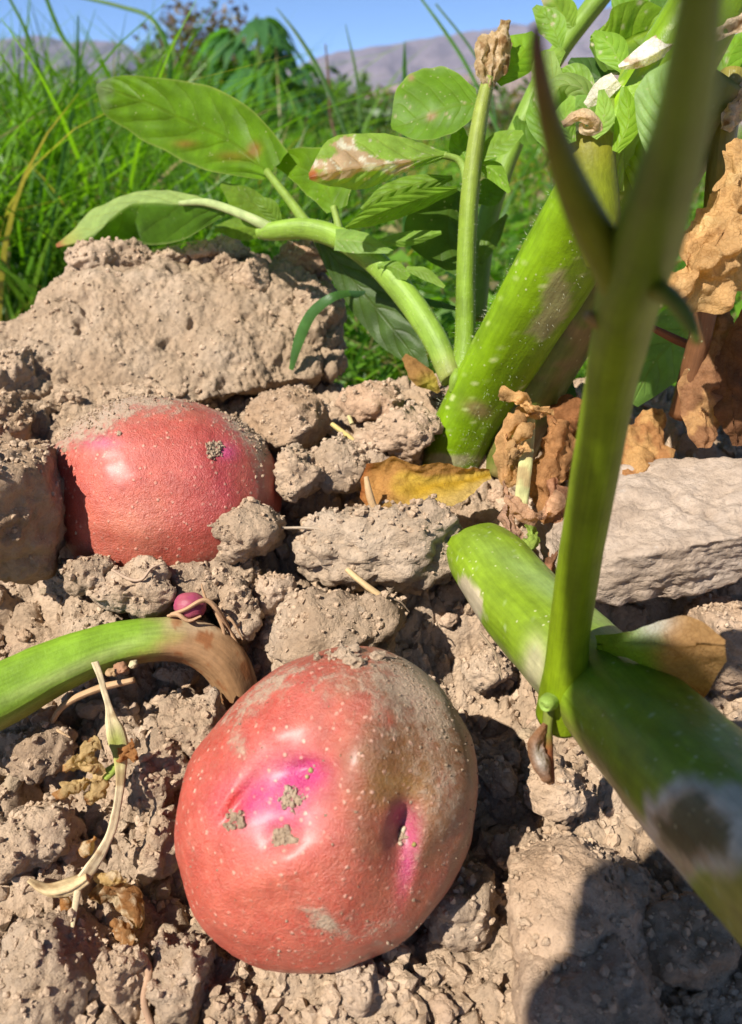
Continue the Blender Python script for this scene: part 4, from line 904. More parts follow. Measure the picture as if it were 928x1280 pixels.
for (x, y, r, c) in ((152, 836, 10, (.26, .13, .07)), (167, 830, 7, (.42, .34, .2)), (140, 841, 7, (.32, .2, .1))):
    V, F = clod_shape(int(x), (r*.25/FPX, r*.25/FPX, r*.18/FPX), 4, lump=.0012, rough=1.6); b_ = link('bud_scar', mesh('bud_scar', V+pt(x, y, .243), F, col=np.tile(c, (len(V), 1)), uv=np.zeros((len(V), 2))), M['straw'], bent)

# ---- withered shoot lying on the soil below it
ws = empty('withered_shoot', pt(120, 832, .236), 'thin straw-coloured withered shoot hanging from the left stem onto the soil', 'withered shoot')
def straw_col(c, px, py, u, V): return lerp(lerp(noisecol(c, V, 200, .3), (.30, .18, .08), .7*sstep(.1, .5, fbm(V*160, 3, 3))), (.30, .33, .06), np.clip(1.1*ell(px, py, 146, 935, 14, 26), 0, .9))
tube('stalk', [(119, 828, .236, 5), (127, 850, .233, 5), (138, 888, .229, 6), (147, 925, .225, 10), (151, 950, .222, 7), (149, 990, .219, 5.5), (142, 1030, .216, 5.5), (128, 1065, .214, 7), (105, 1098, .212, 8)], 'straw', ws, (.56, .45, .27), straw_col, n=120, sides=18, ridge=.28, seed=22, flatten=.45, noise=.45)
tube('stalk', [(110, 1095, .212, 9), (85, 1108, .211, 10), (58, 1112, .210, 8), (36, 1100, .210, 4)], 'straw', ws, (.52, .38, .20), straw_col, n=60, sides=16, ridge=.3, seed=23, flatten=.5, noise=.6)
tube('stalk', [(100, 1100, .211, 5), (95, 1130, .209, 4), (90, 1165, .206, 2)], 'straw', ws, (.55, .44, .26), straw_col, n=26, sides=12, seed=24, flatten=.5)
tube('stalk', [(146, 958, .222, 7), (132, 970, .220, 8), (116, 985, .219, 5)], 'straw', ws, (.24, .30, .05), n=24, sides=14, seed=25, flatten=.6)
for i, (m_, a) in enumerate([([(130, 968, .219), (108, 955, .216), (92, 958, .215), (80, 962, .216)], 9), ([(128, 972, .218), (104, 980, .215), (88, 985, .214), (76, 999, .216)], 8), ([(118, 960, .217), (112, 940, .214), (118, 926, .214), (112, 930, .216)], 7), ([(138, 975, .219), (122, 992, .216), (108, 1000, .216)], 8), ([(150, 950, .221), (160, 938, .219), (164, 928, .218)], 9)]):
    leaf('dry_leaf', m_, [2]+[a*1.25]*(len(m_)-2)+[2], [2]+[a*1.2]*(len(m_)-2)+[2], 50, 45, (.46, .32, .15) if i < 4 else (.34, .16, .06), lambda c, px, py, u, v, V: lerp(c, (.30, .12, .04), sstep(.72, .95, u)*.8), 'dry', ws, seed=60+i, crumple=.0020, cf=260, nu=36, nv=10)
# brown scraps on the ground below
for i, (m_, wl_, wr_, lab, c) in enumerate([
    ([(112, 1122, .216), (138, 1112, .214), (164, 1128, .214), (172, 1160, .213)], [4, 14, 16, 4], [4, 18, 18, 4], 'crumpled brown leaf scrap below the withered shoot', (.27, .13, .05)),
    ([(138, 1150, .211), (150, 1165, .210), (160, 1188, .208)], [4, 14, 3], [4, 12, 3], 'orange brown leaf scrap above the upright earth flake', (.30, .15, .06)),
    ([(118, 1098, .214), (140, 1096, .213), (158, 1103, .213)], [3, 7, 2], [3, 7, 2], 'small tan leaf scrap right of the withered shoot foot', (.44, .29, .12)),
    ([(104, 1068, .216), (112, 1058, .215), (120, 1046, .216)], [2, 7, 2], [2, 7, 2], 'tiny orange leaf scrap beside the withered shoot', (.40, .19, .06)),
    ([(78, 1112, .212), (84, 1130, .211), (86, 1150, .210)], [2, 6, 2], [2, 6, 2], 'tiny rusty scrap under the curl of the withered shoot', (.33, .15, .05))]):
    o = leaf('leaf_scrap', m_, wl_, wr_, 40, 35, c, c_tip, 'dry', None, seed=70+i, crumple=.0016, cf=200, nu=30, nv=9); tag(o, lab, 'dry leaf')

# ---- dry leaves round the base of the plant
def c_yel(c, px, py, u, v, V):
    c = lerp(np.tile(YEL*1.05, (len(V), 1)), (.52, .36, .12), .8*sstep(.2, .8, v)); c = lerp(c, (.40, .24, .02), .9*sstep(.35, .0, np.abs(v))*sstep(.9, .4, u))
    k = np.clip(sstep(.55, .85, u+.16*fbm(V*90, 3, 4))+sstep(-.35, -.75, v+.2*fbm(V*100, 3, 5)), 0, 1); c = lerp(c, (.42, .20, .07), .85*k)
    return lerp(c, (.25, .07, .02), .8*sstep(.88, .99, u+.05*fbm(V*160, 2)))
def yfold(V, UV):
    v = UV[:, 1]*2-1; return V
o = leaf('dry_leaf', [(612, 592, .284), (570, 606, .280), (525, 612, .278), (485, 612, .279), (452, 605, .283)], [4, 24, 28, 30, 14], [4, 26, 34, 40, 26], -42, 30, YEL, c_yel, 'dry', None, seed=80, nu=64, nv=18, crumple=.0016, cf=110, curl=(-.3, -.9)); tag(o, 'curled yellow leaf with brown edges lying left of the thick stem', 'dry leaf')
rl = empty('dry_leaf_bunch', pt(660, 650, .284), 'bunch of curled brown dead leaves round a pale stalk beside the thick stem', 'dry leaves')
tube('stalk', [(664, 520, .285, 6), (660, 560, .278, 8), (655, 600, .274, 9), (650, 645, .272, 8)], 'straw', rl, (.42, .40, .17), straw_col, n=40, sides=16, ridge=.15, seed=31, flatten=.6)
for i, (m_, wl_, wr_, c) in enumerate([
    ([(690, 515, .280), (672, 512, .275), (655, 498, .274), (630, 492, .276), (626, 503, .278)], [3, 8, 8, 7, 2], [3, 6, 6, 6, 2], (.50, .29, .12)),
    ([(690, 515, .282), (660, 518, .276), (636, 540, .274), (632, 585, .276), (640, 605, .28)], [4, 9, 9, 14, 4], [4, 12, 10, 12, 4], (.44, .25, .11)),
    ([(690, 520, .278), (700, 560, .276), (680, 600, .275), (690, 650, .276)], [6, 20, 18, 5], [4, 18, 22, 5], (.38, .19, .08)),
    ([(668, 530, .274), (648, 548, .271), (640, 570, .271), (660, 560, .272)], [2, 7, 8, 3], [2, 7, 6, 3], (.48, .29, .13)),
    ([(630, 600, .274), (640, 630, .270), (660, 648, .268), (690, 640, .269), (700, 615, .272)], [3, 8, 8, 8, 3], [3, 6, 7, 7, 3], (.46, .27, .16)),
    ([(690, 600, .274), (705, 640, .272), (700, 690, .270), (690, 712, .27)], [4, 20, 14, 3], [4, 16, 16, 3], (.36, .18, .10)),
    ([(640, 620, .272), (634, 650, .270), (648, 690, .268), (672, 705, .266)], [4, 12, 10, 3], [3, 10, 10, 3], (.40, .24, .16)),
    ([(735, 505, .30), (715, 520, .298), (700, 560, .297), (705, 600, .297)], [5, 26, 24, 6], [5, 26, 20, 6], (.25, .11, .045)),
    ([(660, 640, .272), (664, 665, .268), (655, 690, .266)], [3, 9, 3], [3, 8, 3], (.20, .27, .05))]):
    leaf('dry_leaf', m_, wl_, wr_, 45, 50, c, lambda c, px, py, u, v, V: lerp(lerp(c, c*1.35, sstep(.1, .5, fbm(V*150, 3, 3))), c*.55, sstep(.2, .55, fbm(V*120, 3, 13))), 'dry', rl, seed=90+i, nu=40, nv=10, crumple=.0026, cf=150)
o = leaf('dry_leaf', [(818, 512, .300), (806, 545, .290), (800, 585, .280), (792, 626, .276)], [10, 30, 34, 4], [8, 28, 32, 4], 30, 25, (.38, .185, .075), lambda c, px, py, u, v, V: lerp(c, (.52, .30, .12), sstep(.0, .4, fbm(V*110, 3, 3))), 'dry', None, seed=110, nu=50, nv=14, crumple=.0030, cf=110); tag(o, 'orange brown dead leaf hanging over the long pale slab', 'dry leaf')
o = leaf('dry_leaf', [(905, 385, .268), (898, 440, .272), (882, 500, .274), (880, 562, .272)], [12, 24, 36, 6], [12, 20, 34, 6], 35, 30, (.28, .14, .07), lambda c, px, py, u, v, V: lerp(c, (.44, .25, .11), sstep(.05, .4, fbm(V*120, 3, 3))*sstep(.3, .7, u)), 'dry', None, seed=111, nu=60, nv=14, crumple=.0034, cf=100); tag(o, 'long brown withered leaf drooping at the right edge above the slab', 'dry leaf')
o = leaf('dry_leaf', [(945, 380, .262), (925, 430, .266), (915, 490, .27), (925, 560, .275)], [8, 20, 24, 8], [8, 18, 24, 8], 35, 30, (.17, .08, .04), None, 'dry', None, seed=112, crumple=.0030, cf=100); tag(o, 'dark brown withered leaf at the right edge behind the drooping one', 'dry leaf')
# big crumpled tan leaf at right
def crumpled():
    nu_, nv_ = 110, 90
    o = leaf('crumpled_leaf', [(945, 170, .232), (925, 235, .228), (900, 300, .222), (868, 350, .222), (830, 352, .226)], [10, 40, 60, 34, 12], [14, 30, 44, 30, 12], 40, 35, (.50, .30, .13), lambda c, px, py, u, v, V: lerp(lerp(c, (.62, .42, .20), sstep(.0, .5, fbm(V*90, 3, 3))), (.30, .13, .05), sstep(.15, .5, fbm(V*75, 3, 14))*sstep(330, 250, py)), 'dry', None, seed=113, nu=90, nv=34, crumple=.0052, cf=95, curl=(.3, .3))
    tag(o, 'crumpled tan dead leaf hanging at the right edge beside the blurred shoot', 'dry leaf')
crumpled()
o = leaf('dry_leaf', [(548, 490, .318), (528, 470, .318), (505, 446, .322)], [4, 12, 4], [4, 12, 4], 30, 30, (.26, .14, .05), lambda c, px, py, u, v, V: lerp(c, (.42, .34, .06), np.clip(ell(px, py, 538, 480, 14, 12), 0, 1)), 'dry', None, seed=114, crumple=.0016); tag(o, 'small brown and yellow dead leaf below the dark shaded leaf', 'dry leaf')
o, _, _ = tube('twig', [(812, 408, .285, 4), (845, 424, .283, 5), (890, 442, .28, 5)], 'straw', None, (.20, .075, .03), n=30, sides=12, seed=41, noise=.2); tag(o, 'reddish brown twig in front of the low green leaf', 'twig')

# ---- small things on the soil
tb = empty('small_tuber', pt(236, 758, .262), 'tiny pink tuber with thin roots above the bent stem', 'tuber')
V, F = ico(5); dd = V[:, 0]
Vt = V*np.array([.0062, .0046, .0042])*(1-.18*dd[:, None]**2)@rotm(0, R(8), 0).T; Vt = Vt*(1+.05*fbm(V*2, 2, 3))[:, None]
ctb = pt(238, 757, .2545)
tob = link('tuber_body', mesh('tuber_body', Vt+ctb, F, col=lerp(np.tile(np.array((.30, .065, .09)), (len(V), 1)), (.30, .05, .10), sstep(-.2, .5, fbm(V*2, 3, 5))), uv=np.zeros((len(V), 2))), M['stem_smooth'], tb)
for i, m_ in enumerate([[(214, 768, .251, 2), (232, 762, .2495, 2.5), (256, 750, .250, 3), (272, 762, .252, 3), (285, 785, .258, 3), (300, 812, .258, 1.5)], [(268, 758, .256, 3), (280, 790, .256, 2), (278, 812, .257, 1)], [(258, 750, .256, 2), (254, 738, .256, 1.5), (252, 730, .257, .8)], [(272, 764, .256, 2.5), (290, 776, .255, 2), (304, 800, .256, 1)], [(210, 770, .252, 2), (222, 768, .250, 3), (236, 776, .250, 2.5), (252, 770, .251, 1.5)]]):
    tube('root', m_, 'straw', tb, (.40, .24, .13), n=40, sides=8, noise=.25, seed=50+i)
for i, (m_, c, lab) in enumerate([
    ([(352, 660, .272, 1.8), (384, 660, .270, 2.2), (414, 663, .270, 2)], (.36, .28, .20), 'grey straw lying across the pale crust'),
    ([(434, 712, .262, 3.5), (455, 730, .258, 4), (479, 748, .258, 4.5)], (.52, .36, .18), 'short tan straw poking over the dark hollow'),
    ([(436, 520, .312, 2.5), (440, 530, .311, 3)], (.5, .42, .2), 'short yellow straw bit near the gap with grass'),
    ([(415, 530, .309, 3), (428, 540, .307, 3.5), (444, 552, .306, 3)], (.50, .38, .14), 'flat yellow straw in the crumbs right of the rounded clod'),
    ([(458, 553, .302, 2.5), (478, 557, .301, 3)], (.56, .48, .24), 'pale straw bit above the yellow leaf'),
    ([(62, 908, .245, 3), (80, 882, .243, 4), (120, 862, .241, 5), (168, 850, .240, 4)], (.40, .25, .13), 'thin brown root lying under the green stem at left'),
    ([(62, 906, .245, 2), (74, 914, .243, 2), (88, 922, .243, 1)], (.48, .32, .18), 'fine root tip left of the withered shoot'),
    ([(140, 712, .253, 1.6), (162, 724, .252, 2), (178, 724, .252, 1.8), (190, 710, .253, 1.5), (206, 704, .255, 1)], (.40, .28, .19), 'thin wavy root below the rear potato'),
    ([(176, 1192, .203, 4), (186, 1215, .200, 4.5), (180, 1250, .198, 4), (192, 1290, .196, 4)], (.34, .21, .13), 'brown root running down beside the upright earth flake'),
    ([(470, 640, .268, 4), (462, 618, .267, 4.5), (458, 596, .268, 3)], (.40, .26, .13), 'dry brown sliver standing at the tip of the yellow leaf'),
    ([(480, 745, .258, 1.2), (500, 752, .258, 1), (512, 765, .26, .8)], (.25, .18, .12), 'hair-thin root hanging into the dark hollow'),
    ([(600, 790, .258, 1.6), (618, 815, .254, 1.4), (628, 850, .252, 1)], (.26, .19, .12), 'hair-thin root right of the dark hollow')]):
    o, _, _ = tube('straw' if 'straw' in lab else 'root', m_, 'straw', None, c, n=36, sides=10, noise=.2, seed=60+i); tag(o, lab, 'straw' if 'straw' in lab else 'root')
# sprouts in the potato's eyes
for (x, y, r, c) in ((389, 962, 4, (.24, .25, .08)), (386, 968, 3, (.32, .28, .12)), (516, 1052, 3, (.24, .20, .06)), (504, 1040, 4, (.5, .42, .28)), (500, 1052, 3, (.5, .40, .28))):
    dpt = None
    qx, qy, qd = proj(NV); i_ = np.argmin((qx-x)**2+(qy-y)**2+1e9*((NN@(-FW)) < 0)); p_ = NV[i_]+NN[i_]*.0003
    V, F = clod_shape(int(x), (r*.19/FPX,)*3, 3, lump=.0006)
    link('sprout', mesh('sprout', V+p_, F, col=np.tile(c, (len(V), 1)), uv=np.zeros((len(V), 2))), M['straw'], npot)

# ------------------------------------------------------------------ grass and weeds
def blades(name, base, h, wid, lean, az, col, label, seed=0, droop=0.6, seg=7, kind='stuff', flop=1.0):
    n = len(base); t = np.linspace(0, 1, seg+1); lean = np.minimum(lean, .95)
    d = np.stack([np.cos(az), np.sin(az), np.zeros(n)], 1); s = np.stack([-np.sin(az), np.cos(az), np.zeros(n)], 1)
    rng = np.random.RandomState(seed); tw = rng.uniform(-1.4, 1.4, n); s = s*np.cos(tw)[:, None]+d*np.sin(tw)[:, None]
    hor = (lean[:, None]*t[None]+flop*droop*np.asarray(lean)[:, None]*t[None]**2.6*1.4)*h[:, None]
    ver = h[:, None]*(t[None]-0.42*np.clip(lean, 0, 1.6)[:, None]*droop*t[None]**2.8)
    P = base[:, None]+d[:, None]*hor[..., None]+np.array([0, 0, 1.0])*ver[..., None]
    W = wid[:, None]*np.clip(1.05-t[None]**1.8, 0.03, 1)*np.minimum(1, .5+2*t[None])
    off = s[:, None]*W[..., None]*.5
    V = np.stack([P-off, P+off], 2).reshape(-1, 3)
    F = []
    q = (np.arange(n)*(seg+1)*2)[:, None]+np.arange(seg)[None]*2
    F = np.stack([q, q+1, q+3, q+2], -1).reshape(-1, 4)
    c = np.repeat(col, (seg+1)*2, 0)
    o = link(name, mesh(name, V, F, col=c, uv=np.zeros((len(V), 2))), M['grass']); tag(o, label, 'grass', kind=kind); return o
def greens(n, rng, dry=.12, dark=1.0):
    a = rng.rand(n)[:, None]; c = (1-a)*np.array([.045, .130, .008])+a*np.array([.15, .30, .02])
    k = rng.rand(n) < dry; c[k] = np.array([.30, .25, .10])*rng.uniform(.6, 1.1, (k.sum(), 1)); return c*dark
def gzv(x, y): return ground_base(x, y)
def scatter_px(n, rng, x0, x1, y0, y1):
    """ground positions whose picture columns fall between x0 and x1"""
    y = y0*(y1/y0)**rng.rand(n); d = y*math.cos(PITCH)+.2*math.sin(PITCH); x = (rng.uniform(x0, x1, n)-464)/FPX*d
    return x, y
rng = np.random.RandomState(77)
def clumped(x, y, rng, k=14, r=.05):
    n = len(x); cx = x[rng.randint(0, n, n//k+1)]; cy = y[rng.randint(0, n, n//k+1)]
    i = rng.randint(0, len(cx), n); s = r*(1+cy[i]*.4)
    return cx[i]+rng.normal(size=n)*s, np.maximum(cy[i]+rng.normal(size=n)*s, .58)
# tall grass at left
n = 3000; x, y = scatter_px(n, rng, -330, 150, .72, 2.4); x, y = clumped(x, y, rng)
h = rng.uniform(.14, .36, n)*(0.75+.25*np.clip(y, 0, 2)); blades('tall_grass', np.stack([x, y, gzv(x, y)], 1), h, rng.uniform(.0035, .0085, n)*(.8+.3*y), rng.gamma(2., .26, n), rng.uniform(0, 6.28, n), greens(n, rng, .06), 'dense tall green grass at the upper left behind the slab', 1, .8)
n = 2600; x, y = scatter_px(n, rng, 130, 420, .85, 2.4); x, y = clumped(x, y, rng)
h = rng.uniform(.10, .24, n); blades('grass', np.stack([x, y, gzv(x, y)], 1), h, rng.uniform(.0028, .006, n)*(.8+.3*y), rng.gamma(2., .30, n), rng.uniform(0, 6.28, n), greens(n, rng, .12), 'medium tall grass behind the leaves above the slab', 2, .8)
# short grass and weeds seen through the plant
n = 9000; x, y = scatter_px(n, rng, 330, 1150, .56, 1.9)
h = rng.uniform(.025, .085, n)*(.8+.35*y); blades('short_grass', np.stack([x, y, gzv(x, y)], 1), h, rng.uniform(.003, .007, n), rng.gamma(2., .42, n), rng.uniform(0, 6.28, n), greens(n, rng, .14), 'short sunlit grass and weeds seen between the stems', 3, .9)
n = 6000; x, y = scatter_px(n, rng, -200, 1200, 1.9, 9)
h = rng.uniform(.06, .20, n); blades('field_grass', np.stack([x, y, gzv(x, y)], 1), h, rng.uniform(.006, .012, n)*(.5+.35*y), rng.gamma(2., .3, n), rng.uniform(0, 6.28, n), greens(n, rng, .25), 'grass of the field further back', 4, .8)
n = 2600; x, y = scatter_px(n, rng, 380, 1100, .60, 2.4); cx_ = x[rng.randint(0, n, n)]; cy_ = y[rng.randint(0, n, n)]
P_ = np.stack([x, y, gzv(x, y)+rng.uniform(.01, .10, n)*(.6+.4*y)], 1); a_ = rng.normal(size=(n, 3))*np.array([1, 1, .35]); a_ /= np.linalg.norm(a_, axis=1)[:, None]; b_ = np.cross(a_, np.array([0, 0, 1.0])+.5*rng.normal(size=(n, 3))); b_ /= np.linalg.norm(b_, axis=1)[:, None]
L_ = rng.uniform(.006, .018, n)[:, None]; u_ = np.array([0, 0, .25])
V_ = np.stack([P_-a_*L_, P_+b_*L_*.45+u_*L_, P_+a_*L_, P_-b_*L_*.45+u_*L_], 1).reshape(-1, 3); k_ = np.arange(n)[:, None]*4
tag(link('weeds', mesh('weeds', V_, np.concatenate([k_+[0, 1, 2], k_+[0, 2, 3]]), smooth=False, col=np.repeat(greens(n, rng, .10), 4, 0), uv=np.zeros((len(V_), 2))), M['grass']), 'small broad-leaved weeds among the short grass', 'weeds', kind='stuff')
# a few blades one can follow singly: each its own thing
def blade(ctrl, label, col=(.09, .19, .02), seed=0, tw=0.35):
    C = spline(ctrl, 40); P = pts(C[:, :3]); w_ = C[:, 3]*C[:, 2]/FPX*(.62 if C[0, 2] > .5 else 1.0)
    T = np.gradient(P, axis=0); T /= np.linalg.norm(T, axis=1)[:, None]; v = P-CAM; v /= np.linalg.norm(v, axis=1)[:, None]
    S = np.cross(T, v); S /= np.linalg.norm(S, axis=1)[:, None]; N_ = np.cross(T, S)
    S = S*math.cos(tw)+N_*math.sin(tw)
    V = np.stack([P-S*w_[:, None], P+N_*(w_*.35)[:, None], P+S*w_[:, None]], 1).reshape(-1, 3); F = gridfaces(40, 3)
    c = np.tile(np.asarray(col, float), (len(V), 1)); c = noisecol(c, V, 80, .25, seed)
    uv = np.stack([np.repeat(np.linspace(0, 1, 40), 3), np.tile([0, .5, 1], 40)], 1)
    o = link('grass_blade', mesh('grass_blade', V-V[1], F, col=c, uv=uv), M['grass']); o.location = Vector([float(q) for q in V[1]]); tag(o, label, 'grass blade', 'single grass blades'); return o
blade([(438, 366, .345, 4), (415, 372, .34, 6), (390, 392, .345, 7), (374, 425, .352, 7), (364, 462, .357, 3)], 'green blade drooping over the right end of the slab', (.07, .17, .04))
blade([(436, 367, .345, 4), (480, 370, .345, 5), (535, 378, .35, 5), (580, 388, .36, 2)], 'straight dark blade crossing behind the leaning shoot', (.05, .13, .04), 2)
blade([(330, 400, .75, 4), (222, 160, .8, 5), (212, 70, .8, 5.5), (190, 24, .8, 5), (150, 8, .8, 4), (90, -6, .8, 3)], 'tall blade arching over against the sky at upper left', (.07, .17, .03), 3)
blade([(470, 330, 1.0, 3), (440, 190, 1.0, 4), (405, 100, 1.0, 5), (375, 48, 1.0, 4), (346, 10, 1.0, 1)], 'long blade slanting left against the mountain', (.05, .12, .02), 4)
blade([(505, 300, .9, 4), (506, 160, .9, 5), (506, 90, .9, 5), (506, 52, .9, 1)], 'upright dark blade tip above the round leaf', (.05, .14, .02), 5)
blade([(640, 200, .8, 3), (590, 95, .8, 4), (560, 45, .8, 4), (522, -8, .8, 2)], 'blade slanting up left behind the dead shoot tip', (.06, .16, .02), 6)
blade([(630, 220, .85, 3), (612, 110, .85, 3), (588, 60, .85, 3), (545, 5, .85, 2)], 'thin curved blade just right of the slanting one', (.06, .14, .04), 7)
blade([(455, 330, 1.1, 3), (450, 150, 1.1, 3.5), (445, 90, 1.1, 3), (432, 30, 1.1, 1)], 'thin pale blade rising over the mountain in the middle', (.10, .18, .05), 8)
blade([(470, 290, 1.2, 3), (418, 165, 1.2, 3), (412, 110, 1.2, 3), (407, 55, 1.2, 1.5)], 'reddish dry stalk left of the pale blade', (.16, .09, .06), 9)
blade([(0, 470, .8, 3), (60, 180, .8, 4), (40, 60, .8, 4), (8, -10, .8, 3)], 'tall blade bending left at the top left corner', (.08, .18, .03), 10)
blade([(150, 330, .9, 3), (110, 110, .9, 5), (75, 40, .9, 5), (55, -10, .9, 4)], 'broad blade leaning left near the top left corner', (.08, .18, .03), 11)
blade([(40, 480, .75, 3), (70, 250, .75, 4), (95, 110, .75, 4), (98, 20, .75, 1.5)], 'straight blade standing against the sky at upper left', (.07, .17, .02), 12)

# ------------------------------------------------------------------ bushes behind
def leafy_bush(name, px_, y, width, height, n, leafsize, cols, label, seed, cat='bush', stems=5, depth=None):
    rng = np.random.RandomState(seed); d = y*math.cos(PITCH)+.2*math.sin(PITCH); x = (px_-464)/FPX*d
    z0 = float(ground_base(np.array(x), np.array(y))); root = empty(name, (x, y, z0), label, cat)
    depth = depth or width
    cl = rng.normal(size=(max(7, n//60), 3))*np.array([.36, .36, .25]); cl[:, 2] = cl[:, 2]+.62
    c = cl[rng.randint(0, len(cl), n)]+rng.normal(size=(n, 3))*np.array([.14, .14, .12])
    P = c*np.array([width, depth, height])+np.array([x, y, z0]); P[:, 2] = np.maximum(P[:, 2], z0+.02*height)
    a = rng.normal(size=(n, 3)); a /= np.linalg.norm(a, axis=1)[:, None]; b = np.cross(a, rng.normal(size=(n, 3))); b /= np.linalg.norm(b, axis=1)[:, None]
    L = leafsize*rng.uniform(.6, 1.3, n)[:, None]
    V = np.stack([P-a*L, P+b*L*.42, P+a*L, P-b*L*.42], 1).reshape(-1, 3); k = np.arange(n)[:, None]*4; F = np.concatenate([k+[0, 1, 2], k+[0, 2, 3]])
    cc = np.array(cols)[rng.randint(0, len(cols), n)]*rng.uniform(.7, 1.25, (n, 1))
    link('foliage', mesh('foliage', V, F, smooth=False, col=np.repeat(cc, 4, 0), uv=np.zeros((len(V), 2))), M['grass'], root)
    for i in range(stems):
        e = cl[rng.randint(0, len(cl))]*np.array([width, depth, height])+np.array([x, y, z0])
        tube('stem', [(x+rng.normal()*.05*width, y+rng.normal()*.05*width, z0-.02*height, .014*height), ((x+e[0])/2+rng.normal()*.05*width, (y+e[1])/2, z0+(e[2]-z0)*.5, .011*height), (e[0], e[1], e[2], .005*height)], 'straw', root, (.12, .09, .05), n=16, sides=8, world=True)
    return root
GC = [(.05, .11, .02), (.08, .15, .03), (.11, .18, .05)]; BC = [(.14, .10, .06), (.17, .12, .08), (.10, .11, .04)]
leafy_bush('bush', 268, 9.0, .62, .92, 4200, .045, BC+[(.10, .06, .05)], 'purplish brown bush against the sky left of the big-leaved plant', 1)
leafy_bush('bush', 226, 8.0, .45, .62, 1500, .05, GC+BC[:1], 'dull green bush just left of the brown one', 2)
leafy_bush('bush', 300, 6.0, .5, .50, 1800, .045, GC+[(.13, .12, .04)], 'low olive bush in front of the brown one', 3)
leafy_bush('bush', 195, 4.6, .10, .44, 300, .03, [(.10, .19, .04), (.13, .22, .05)], 'slim bright green weed rising above the long leaf', 4)
leafy_bush('bush', 400, 5.0, .6, .28, 1800, .04, GC, 'low green bush right of the big-leaved plant', 5)
leafy_bush('bush', 560, 14.0, 2.5, .5, 1500, .08, GC+BC, 'far low bush below the mountain behind the round leaf', 6)
leafy_bush('bush', 470, 22.0, 5, .7, 1800, .14, GC+BC[:2], 'far hedge-like bush at the foot of the mountain', 7)
leafy_bush('bush', 660, 18.0, 3, .6, 1400, .10, GC+BC, 'far bush at right behind the stems', 8)
leafy_bush('bush', 90, 12.0, 3, .7, 1800, .08, GC, 'far bush behind the tall grass at left', 9)
def bigleaf_plant(px_, y, label, seed, H, n):
    rng = np.random.RandomState(seed); d = y*math.cos(PITCH)+.2*math.sin(PITCH); x = (px_-464)/FPX*d
    root = empty('broad_leaf_plant', (x, y, 0), label, 'plant')
    for i in range(n):
        zt = H*(0.40+.6*(i+.5)/n); az = i*2.4+rng.rand(); r0 = H*rng.uniform(.10, .30)*(1.15-.5*(zt/H)**2)
        tip = np.array([x+math.cos(az)*r0, y+math.sin(az)*r0, zt])
        tube('stalk', [(x, y, zt*.6, .008*H), ((x+tip[0])/2, (y+tip[1])/2, zt*.9, .006*H), (*tip, .005*H)], 'stem_smooth', root, (.10, .17, .04), n=12, sides=6, world=True)
        o_ = np.array([math.cos(az), math.sin(az), 0]); sd = np.array([-math.sin(az), math.cos(az), 0]); Lf = H*rng.uniform(.24, .34)
        V = []; F = []; 
        for k in range(7):   # drooping lobes
            an = (k-3)*.48; dr = o_*math.cos(an)+sd*math.sin(an); ll = Lf*(1-.09*abs(k-3)); wv = np.cross(dr, [0, 0, 1])
            b0 = len(V)
            for q in range(6):
                t = q/5; p = tip+dr*ll*t*(.92)+np.array([0, 0, -1])*(ll*(.75*t*t)+.02*H*abs(an)); ww = ll*.17*math.sin(math.pi*min(1, .12+t*.88))+.001
                V += [p-wv*ww, p+np.array([0, 0, -.25*ww]), p+wv*ww]
            for q in range(5):
                a = b0+q*3; F += [[a, a+1, a+4, a+3], [a+1, a+2, a+5, a+4]]
        col = np.array([.06, .16, .05])*rng.uniform(.8, 1.35)
        link('leaf', mesh('leaf', np.array(V), np.array(F), col=np.tile(col, (len(V), 1)), uv=np.zeros((len(V), 2))), M['grass'], root)
    tube('stem', [(x, y, -.02, .022*H), (x+.02, y, H*.5, .018*H), (x, y, H*.97, .008*H)], 'stem_smooth', root, (.12, .17, .05), n=20, sides=10, world=True)
    return root
bigleaf_plant(330, 3.6, 'plant with big drooping lobed leaves standing above the long leaf', 3, .60, 17)
bigleaf_plant(375, 4.4, 'smaller lobed-leaf plant at the right of the big-leaved one', 5, .50, 9)

# two small blue and white far things at the foot of the mountain
def far_box(name, px_, y, w_, h_, dpt, colr, roofc, label, z=0.0):
    d = y*math.cos(PITCH)+.2*math.sin(PITCH); x = (px_-464)/FPX*d
    root = empty(name, (x, y, z), label, 'hut')
    def m(c, nm):
        k = NT(nm); pos = k.n('NewGeometry').outputs[0]; return k.done(k.n('BsdfPrincipled', {'Base Color': k.mix(1.0, c4(c), k.ramp(k.noise(1.2, 4, .6, pos), [(.3, G(.85)), (.7, G(1.08))]), 'MULTIPLY'), 'Roughness': .6}))
    def bx(nm, x0, x1, y0, y1, z0, z1, c):
        V = np.array([(a, b, c_) for a in (x0, x1) for b in (y0, y1) for c_ in (z0, z1)], float); F = np.array([[0, 1, 3, 2], [4, 6, 7, 5], [0, 4, 5, 1], [2, 3, 7, 6], [0, 2, 6, 4], [1, 5, 7, 3]])
        return link(nm, mesh(nm, V, F, smooth=False), m(c, nm+'_paint'), root)
    bx('wall', x-w_/2, x+w_/2, y, y+dpt, z, z+h_, colr); bx('roof', x-w_/2-.08, x+w_/2+.08, y-.1, y+dpt+.1, z+h_+.003, z+h_+.18, roofc)
    bx('door', x-.15*w_, x+.12*w_, y-.03, y-.003, z+.02, z+h_*.8, (.7, .7, .68))
far_box('blue_hut', 448, 70, .9, 1.0, 1, (.15, .32, .55), (.75, .72, .68), 'tiny far blue hut with a white roof left of the round leaf')
far_box('blue_hut', 482, 74, 3.2, .8, 2, (.12, .36, .62), (.15, .42, .68), 'wider far blue hut just behind the scorched leaf')

